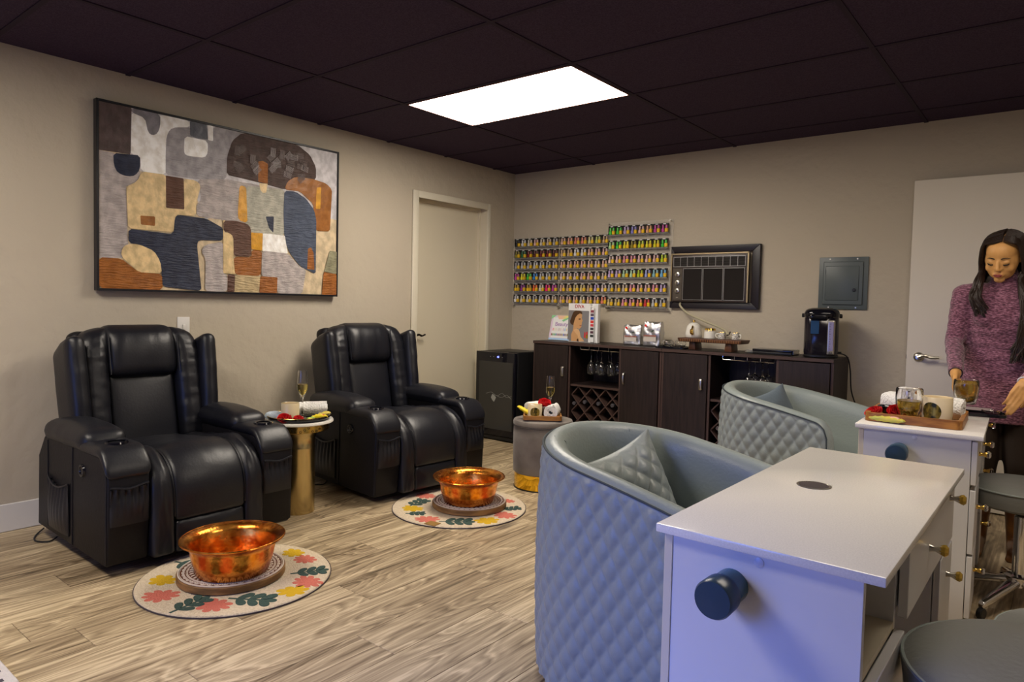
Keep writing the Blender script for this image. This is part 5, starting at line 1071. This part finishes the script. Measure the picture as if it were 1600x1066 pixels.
s1 = make_stool(.535); s1.scale = (1.25, 1.25, 1); place(s1, (4.06, -3.42, 0), .6, 'large grey stool seat pushed against the foreground manicure table')

# ================================================================ THINGS ON THE FAR TABLE
DZ = .7415
def d2(u, v): return (D2[0] + u * cos(d2r) - v * sin(d2r), D2[1] + u * sin(d2r) + v * cos(d2r))
tr = tray('tea_tray', (*d2(.185, .275), DZ), d2r, .335, .37, .034, wood_a, 'acacia wood tray of tea and towels on the far manicure table', wall=.016)
tz = DZ + .0075
def mug(loc, label, tea=.62, rz=0, hs=1.3):
    t = thing('glass_mug', label, 'mug', loc, rz, 'double walled glass tea mugs'); t.scale = (1.12, 1.12, hs)
    h = .100
    obj('glass', lathe([(0, .001), (.026, .001), (.033, .006), (.041, .035), (.044, .065), (.043, .095), (.0415, h), (.040, .098), (.0405, .07), (.037, .040), (.029, .016), (.022, .011), (0, .0105)], 40, cap=False), glass, t, ang=60)
    z1 = .012 + (h - .02) * tea
    rr = lambda z: .0285 + (.0398 - .0285) * min(1, max(0, (z - .0165) / .05)) ** .7
    P_ = [(0, .0115), (.0215, .0118), (.0282, .0165)] + [(rr(z), z) for z in [.0165 + (z1 - .0165) * k / 5 for k in range(1, 6)]] + [(0, z1)]
    obj('tea', lathe([(r_ * .985, z) for r_, z in P_], 36, cap=False), tea_m, t, ang=60)
    obj('tea_leaves', join(*[xf(rbox(.006, .003, .0015, .0014, (1, 1, 1)), Matrix.Translation((.018 * cos(k * 2.4), .018 * sin(k * 2.4), .02 + .004 * (k % 5))) @ Matrix.Rotation(k * 1.3, 4, 'X') @ Matrix.Rotation(k, 4, 'Z')) for k in range(14)]), mat('tea_leaf', (.10, .08, .01), .6), t)
    return t
mug((*d2(.165, .165), tz), 'glass mug of tea standing on the front of the wooden tray')
candle((*d2(.262, .170), tz), .052, .104, 'cream candle jar with dark gold label on the wooden tray', True, R(-18))
o = obj('towel', towel_roll(.045, .15, 2.8, 4, 1.0), towel, None, (*d2(.265, .335), tz), (0, 0, R(88))); tag(o, 'white rolled towel at the back right of the wooden tray', 'towel', 'rolled white towels')
o = obj('towel', towel_roll(.044, .13, 2.8, 8, 1.0), towel, None, (*d2(.105, .355), tz), (0, 0, R(40))); tag(o, 'white rolled towel at the back left of the wooden tray', 'towel', 'rolled white towels')
t = thing('small_bowl', 'small black footed bowl behind the rose on the wooden tray', 'bowl', (*d2(.082, .225), tz))
obj('bowl', lathe([(0, .0), (.020, 0), (.020, .006), (.014, .010), (.020, .016), (.036, .036), (.038, .044), (.035, .044), (.030, .034), (0, .020)], 32, cap=False), blackg, t)
obj('sauce', cyl(.028, .028, .033, 24), mat('dark_liquid', (.02, .01, .01), .1), t)
rose((*d2(.047, .165), tz + .005), 'red rose at the left end of the wooden tray', 1.1, (.5, -.3))
rose((*d2(.118, .195), tz + .012), 'red rose between the black bowl and the glass mug', 1.15, (.7, .2))
packet('snack_packet', (*d2(.10, .095), tz + .006), R(-6), .13, .036, mat('green_gold_wrapper', (.48, .50, .10), .3, var=(30, (.62, .52, .08))), 'green and yellow snack packet along the front of the wooden tray', accent=mat('wrapper_pink', (.75, .45, .40), .4))
# black slate with cup and saucer, held by the woman
BT = (3.775, -1.395)
t = tray('serving_tray', (*BT, .742), R(6), .165, .11, .014, blackg, 'small black serving tray held by the woman over the far table', wall=.006)
mug((3.708, -1.385, .782), 'glass cup of green tea in the hand of the woman', .9, 0, 1.08)
t = thing('glass_saucer', 'small clear glass saucer on the black tray held by the woman', 'saucer', (3.805, -1.395, .7485))
obj('dish', lathe([(0, .001), (.020, .001), (.036, .010), (.038, .018), (.036, .018), (.033, .011), (.019, .004), (0, .004)], 32, cap=False), glass, t, ang=60)

# ================================================================ THE WOMAN
def caps(a, b, ra, rb, n=14):
    a, b = Vector(a), Vector(b); d = b - a; l = d.length
    if l < 1e-6: d = Vector((0, 0, 1))
    d.normalize(); u = d.orthogonal().normalized(); v = d.cross(u); V, F = [], []; rows = []
    for k in range(5): t = pi / 2 * (k / 4 - 1) ; rows.append((a + d * ra * sin(t), max(ra * cos(t), 1e-4)))
    for k in range(5): t = pi / 2 * k / 4; rows.append((b + d * rb * sin(t), max(rb * cos(t), 1e-4)))
    for c, r in rows:
        for i in range(n): q = 2 * pi * i / n; V.append(c + (u * cos(q) + v * sin(q)) * r)
    for k in range(len(rows) - 1):
        for i in range(n): F.append((k * n + i, k * n + (i + 1) % n, (k + 1) * n + (i + 1) % n, (k + 1) * n + i))
    F += [tuple(range(n))[::-1], tuple((len(rows) - 1) * n + i for i in range(n))]; return V, F
def ell(c, r, n=20):
    bm = bmesh.new(); bmesh.ops.create_uvsphere(bm, u_segments=n, v_segments=n // 2 + 2, radius=1)
    for v in bm.verts: v.co = Vector((c[0] + v.co.x * r[0], c[1] + v.co.y * r[1], c[2] + v.co.z * r[2]))
    bm.verts.index_update(); return geo_bm(bm)
def loft(rows, n=32):
    """rows: (cx, cy, z, rx, ry)"""
    V, F = [], []
    for cx, cy, z, a, b in rows: V += [Vector((cx + a * cos(2 * pi * i / n), cy + b * sin(2 * pi * i / n), z)) for i in range(n)]
    for k in range(len(rows) - 1):
        for i in range(n): F.append((k * n + i, k * n + (i + 1) % n, (k + 1) * n + (i + 1) % n, (k + 1) * n + i))
    F += [tuple(range(n))[::-1], tuple((len(rows) - 1) * n + i for i in range(n))]; return V, F
def fuse(name, g, m, parent, vox, it=6, disp=None):
    me = bpy.data.meshes.new(name); me.from_pydata(g[0], [], g[1]); bm = bmesh.new(); bm.from_mesh(me); bmesh.ops.recalc_face_normals(bm, faces=bm.faces[:]); bm.to_mesh(me); bm.free()
    o = bpy.data.objects.new(name, me); C.objects.link(o)
    r = o.modifiers.new('r', 'REMESH'); r.mode = 'VOXEL'; r.voxel_size = vox; s = o.modifiers.new('s', 'SMOOTH'); s.iterations = it; s.factor = .5
    dg = bpy.context.evaluated_depsgraph_get(); me2 = bpy.data.meshes.new_from_object(o.evaluated_get(dg)); o.modifiers.clear(); o.data = me2; me2.materials.clear(); me2.materials.append(m)
    if disp:
        for v in me2.vertices: v.co = Vector(disp(v.co))
    me2.shade_smooth(); me2.name = name
    if parent: o.parent = parent
    return o
PX, PY = 3.80, -.86
wm = thing('person', 'woman with long dark hair in plum knit dress serving tea at far table', 'person', (PX, PY, 0))
skin = mat('skin', (.64, .33, .105), .5, var=(30, (.68, .36, .12)))
# head, built facing -y, then nodded and turned
HM = Matrix.Translation((-.012, -.075, 1.455)) @ Matrix.Rotation(R(-10), 4, 'Z') @ Matrix.Rotation(R(21), 4, 'X') @ Matrix.Rotation(R(3), 4, 'Y')
head = [ell((0, .018, .036), (.074, .090, .082)), ell((0, -.018, -.005), (.068, .072, .085)), ell((0, -.028, -.048), (.057, .057, .052)), ell((0, -.064, -.090), (.023, .019, .016)),
        ell((.032, -.052, -.032), (.028, .028, .028)), ell((-.032, -.052, -.032), (.028, .028, .028)), ell((0, -.034, .036), (.061, .054, .056)),
        caps((0, -.086, .006), (0, -.101, -.030), .0065, .0095), ell((.0095, -.093, -.034), (.007, .009, .006)), ell((-.0095, -.093, -.034), (.007, .009, .006)),
        ell((.030, -.073, .001), (.0165, .0135, .0120)), ell((-.030, -.073, .001), (.0165, .0135, .0120)), ell((0, -.080, -.062), (.024, .014, .014)),
        ell((.075, .012, -.008), (.008, .016, .028)), ell((-.075, .012, -.008), (.008, .016, .028))]
parts_ = [xf(join(*head), HM)]
parts_.append(caps((0, .01, 1.30), (-.008, -.035, 1.40), .050, .047))
parts_.append(loft([(0, .02, .80, .150, .10), (0, .02, .90, .155, .105), (0, .015, 1.02, .112, .082), (0, .005, 1.12, .125, .09), (0, .0, 1.20, .14, .095), (0, .0, 1.27, .13, .075), (0, .0, 1.31, .08, .06)]))
SR, ER, WR = (-.170, .0, 1.275), (-.194, -.055, 1.035), (-.150, -.375, .905)
SL, EL, WL = (.170, .0, 1.275), (.222, -.085, 1.040), (.108, -.400, .884)
for S_, E_, W_ in ((SR, ER, WR), (SL, EL, WL)): parts_ += [caps(S_, E_, .046, .036), caps(E_, W_, .036, .023)]
def hand(W_, fwd, nrm, curls, thumb_side, spread=.10, s=1.0):
    """fwd: wrist->knuckles, nrm: back of the hand; curls per finger"""
    W_ = Vector(W_); f = Vector(fwd).normalized(); nr = Vector(nrm); nr = (nr - f * nr.dot(f)).normalized(); sd = f.cross(nr) * thumb_side   # sd points to the thumb
    g = [caps(W_ - f * .02, W_ + f * .02, .021 * s, .021 * s)]
    for k in range(4):
        a = sd * (.027 - .018 * k) * s; kn = W_ + f * (.082 - .004 * abs(k - 1)) * s + a
        g.append(caps(W_ + a * .55 + f * .012, kn, .0135 * s, .0098 * s))
        d = (f + sd * spread * (1.5 - k) * .5).normalized(); L3 = [(.040, .025, .019), (.044, .028, .020), (.041, .026, .020), (.032, .020, .017)][k]; p = kn; ang = 0
        for q in range(3):
            ang += curls[k] * (.7, 1.0, .8)[q]; dd = d * cos(ang) - nr * sin(ang); p2 = p + dd * L3[q] * s; r_ = (.0086, .0078, .0070, .0064)
            g.append(caps(p, p2, r_[q] * s, r_[q + 1] * s)); p = p2
    b = W_ + sd * .016 * s + f * .020 * s - nr * .006; t1 = b + (f * .6 + sd * .75 - nr * .35).normalized() * .040 * s; t2 = t1 + (f * .85 + sd * .25 - nr * .5).normalized() * .030 * s; t3 = t2 + (f * .85 - sd * .05 - nr * .6).normalized() * .024 * s
    g += [caps(b, t1, .0135 * s, .0100 * s), caps(t1, t2, .0098 * s, .0086 * s), caps(t2, t3, .0084 * s, .0070 * s)]
    return join(*g)
parts_.append(hand(WR, (.04, -.72, -.62), (-1, .1, .25), (.42, .45, .48, .5), 1, .1, .93))
parts_.append(hand(WL, (-.30, -.50, -.80), (.45, -.72, .35), (.22, .30, .42, .52), -1, -.15, .95))
HIP = ((-.080, .02, .84), (.080, .02, .84)); KN = ((-.062, -.01, .46), (.095, .0, .46)); AN = ((-.075, .03, .09), (.10, .04, .09))
for h_, k_, a_ in zip(HIP, KN, AN): parts_ += [caps(h_, k_, .085, .055), caps(k_, a_, .054, .036), caps((a_[0], a_[1], .045), (a_[0], a_[1] - .12, .032), .036, .03)]
fuse('body', join(*parts_), skin, wm, .0037, 6)
# legs in tights, boots
tg = []
for h_, k_, a_ in zip(HIP, KN, AN): tg += [caps(h_, k_, .098, .072), caps(k_, (a_[0], a_[1], .2), .070, .05)]
fuse('tights', join(*tg), mat('brown_tights', (.022, .012, .007), .7), wm, .007, 3)
bt = []
for a_ in AN: bt.append(join(loft([(a_[0], a_[1] + .0, z, r, r * 1.1) for z, r in ((.03, .046), (.09, .050), (.16, .056), (.24, .064), (.27, .066))], 24), caps((a_[0], a_[1], .05), (a_[0], a_[1] - .135, .04), .046, .038), box(a_[0] - .04, a_[0] + .04, a_[1] - .17, a_[1] + .045, .0, .03, .01)))
fuse('boots', join(*bt), mat('brown_boot_leather', (.16, .06, .012), .35, var=(12, (.06, .02, .006))), wm, .006, 3)
# dress
dr = [loft([(.0, .02, .655, .172, .122), (.0, .02, .72, .176, .124), (0, .02, .82, .178, .125), (0, .02, .90, .170, .120), (0, .015, .98, .163, .106), (0, .01, 1.03, .158, .100), (0, .0, 1.10, .156, .106), (0, -.004, 1.17, .152, .116), (0, 0, 1.23, .160, .106), (0, 0, 1.275, .155, .088), (0, 0, 1.305, .115, .074), (0, .002, 1.335, .072, .062)]),
      ell((-.062, -.072, 1.165), (.058, .048, .056)), ell((.062, -.072, 1.165), (.058, .048, .056)),
      caps((0, .008, 1.32), (-.006, -.018, 1.375), .062, .057)]
for S_, E_, W_ in ((SR, ER, WR), (SL, EL, WL)):
    W2 = Vector(E_).lerp(Vector(W_), .93); sx = 1 if S_[0] > 0 else -1
    dr += [caps((sx * .10, 0, 1.285), S_, .055, .054), caps(S_, E_, .054, .044), caps(E_, W2, .044, .030)]
def fold(p):
    z = p.z; k = 0
    for zc, a, sl in ((1.035, .008, .05), (.965, .007, -.06), (.915, .006, .04), (.865, .007, .0), (.80, .004, .05), (1.10, .004, -.08)):
        d = z - zc - sl * p.x - .012 * sin(p.x * 22 + zc * 40); k += a * math.exp(-(d / .012) ** 2)
    q = Vector((p.x, p.y - .0, 0)); l = q.length
    if l > .02 and abs(p.x) < .17 and p.y > -.14: q = q / l * k
    else: q = Vector((0, 0, 0))
    if abs(p.x) > .17 or p.y < -.14:
        n_ = .004 * noise.noise(p * 34); q = Vector((n_, n_, n_))
    return (p.x + q.x, p.y + q.y, p.z + q.z)
fuse('dress', join(*dr), knit, wm, .0065, 4, fold)
# face details
lip = mat('lip_colour', (.26, .045, .040), .35); hairm = mat('dark_brown_hair', (.020, .010, .006), .4, spec=.5, bump=(60, .3, (6, 6, .4))); lash = mat('lash_black', (.008, .006, .005), .7)
obj('lips', xf(join(ell((-.007, -.0935, -.0590), (.0120, .0050, .0038), 12), ell((.007, -.0935, -.0590), (.0120, .0050, .0038), 12), ell((0, -.0925, -.0655), (.0150, .0058, .0052), 12)), HM), lip, wm)
for s in (-1, 1):
    obj('eyelashes', xf(tube([(s * x, y, z) for x, y, z in ((.0155, -.0800, -.0065), (.022, -.0850, -.0105), (.030, -.0868, -.0118), (.038, -.0845, -.0100), (.0445, -.0780, -.0060))], [.001, .0026, .0032, .0030, .0012], 6), HM), lash, wm)
    obj('eyebrow', xf(tube(spline([(s * .0125, -.0905, .0185), (s * .022, -.0905, .0220), (s * .034, -.0850, .0228), (s * .047, -.0745, .0170)], 4), [.0017, .0022, .0026, .0028, .0028, .0027, .0026, .0024, .0022, .002, .0017, .0012, .0006], 6), HM), lash, wm)
# hair
random.seed(9); gs = []
def strand(pts, r0):
    P = spline(pts, 5); n = len(P); return tube(P, [r0 * (1 - .75 * max(0, (k / n - .55) / .45) ** 1.5) for k in range(n)], 5)
for s in (-1, 1):
    for k in range(120):
        q = (k + random.random()) / 120; j = lambda a: (random.random() - .5) * a
        ry = -.050 + .155 * q          # root along the parting, front to back
        z0 = .036 + .088 * sqrt(max(.02, 1 - ((ry - .018) / .098) ** 2)); px = .010
        sx = s * (.085 + j(.008)); yy = -.052 + .145 * q
        if q < .2: yy = -.035 + .25 * q; sx = s * (.083 + j(.006))
        P = [(px + s * .004, ry, z0 + j(.004)), (px + s * .035, ry * .98 - (.010 if q < .15 else 0), z0 - .008 + j(.004)), (s * .070, (ry + yy) / 2, z0 * .62 + .012), (sx, yy, .005 + j(.006)), (s * (.088 + j(.012)), yy * .8 + .012, -.055 + j(.01))]
        P = [HM @ Vector(p) for p in P]
        l = random.random()
        if s < 0:   # photo left: falls to the collar bone, a few ends further
            front = q < .62
            ex = [(-.105 + j(.03), -.075 + j(.03) if front else .05, 1.335 + j(.02)), (-.115 + j(.045), -.112 + j(.02) if front else .085, 1.27), (-.085 + j(.06), -.125 + j(.012) if front else .10, 1.215 - .05 * l)]
        else:
            front = q < .7
            ex = [(.070 + j(.03), -.075 + j(.03) if front else .05, 1.335 + j(.02)), (.090 + j(.05), -.125 + j(.02) if front else .09, 1.24), (.095 + j(.06), -.150 + j(.012) if front else .11, 1.12), (.075 + j(.08), -.150 + j(.015) if front else .11, 1.02 - .07 * l)]
        gs.append(strand(P + ex, .0055 + .003 * random.random()))
gs.append(xf(join(*[ell((0, .040, .036), (.083, .090, .088), 28)]), HM))
gs.append(ell((0, .055, 1.36), (.095, .05, .14), 20))
hr_ = obj('hair', join(*gs), hairm, wm, ang=60)
# wrist bands
def ringband(p, d, r, th): 
    d = Vector(d).normalized(); u = d.orthogonal().normalized(); v = d.cross(u); return tube([Vector(p) + (u * cos(2 * pi * k / 24) + v * sin(2 * pi * k / 24)) * r for k in range(24)], th, 6, True)
dR = Vector(WR) - Vector(ER); dL = Vector(WL) - Vector(EL)
obj('hair_band', ringband(Vector(WR) - dR.normalized() * .002, dR, .027, .0022), black, wm)
obj('white_wristband', ringband(Vector(WL) - dL.normalized() * .004, dL, .0262, .0040), mat('band_white', (.75, .75, .82), .4), wm)
tag(wm, group=None)
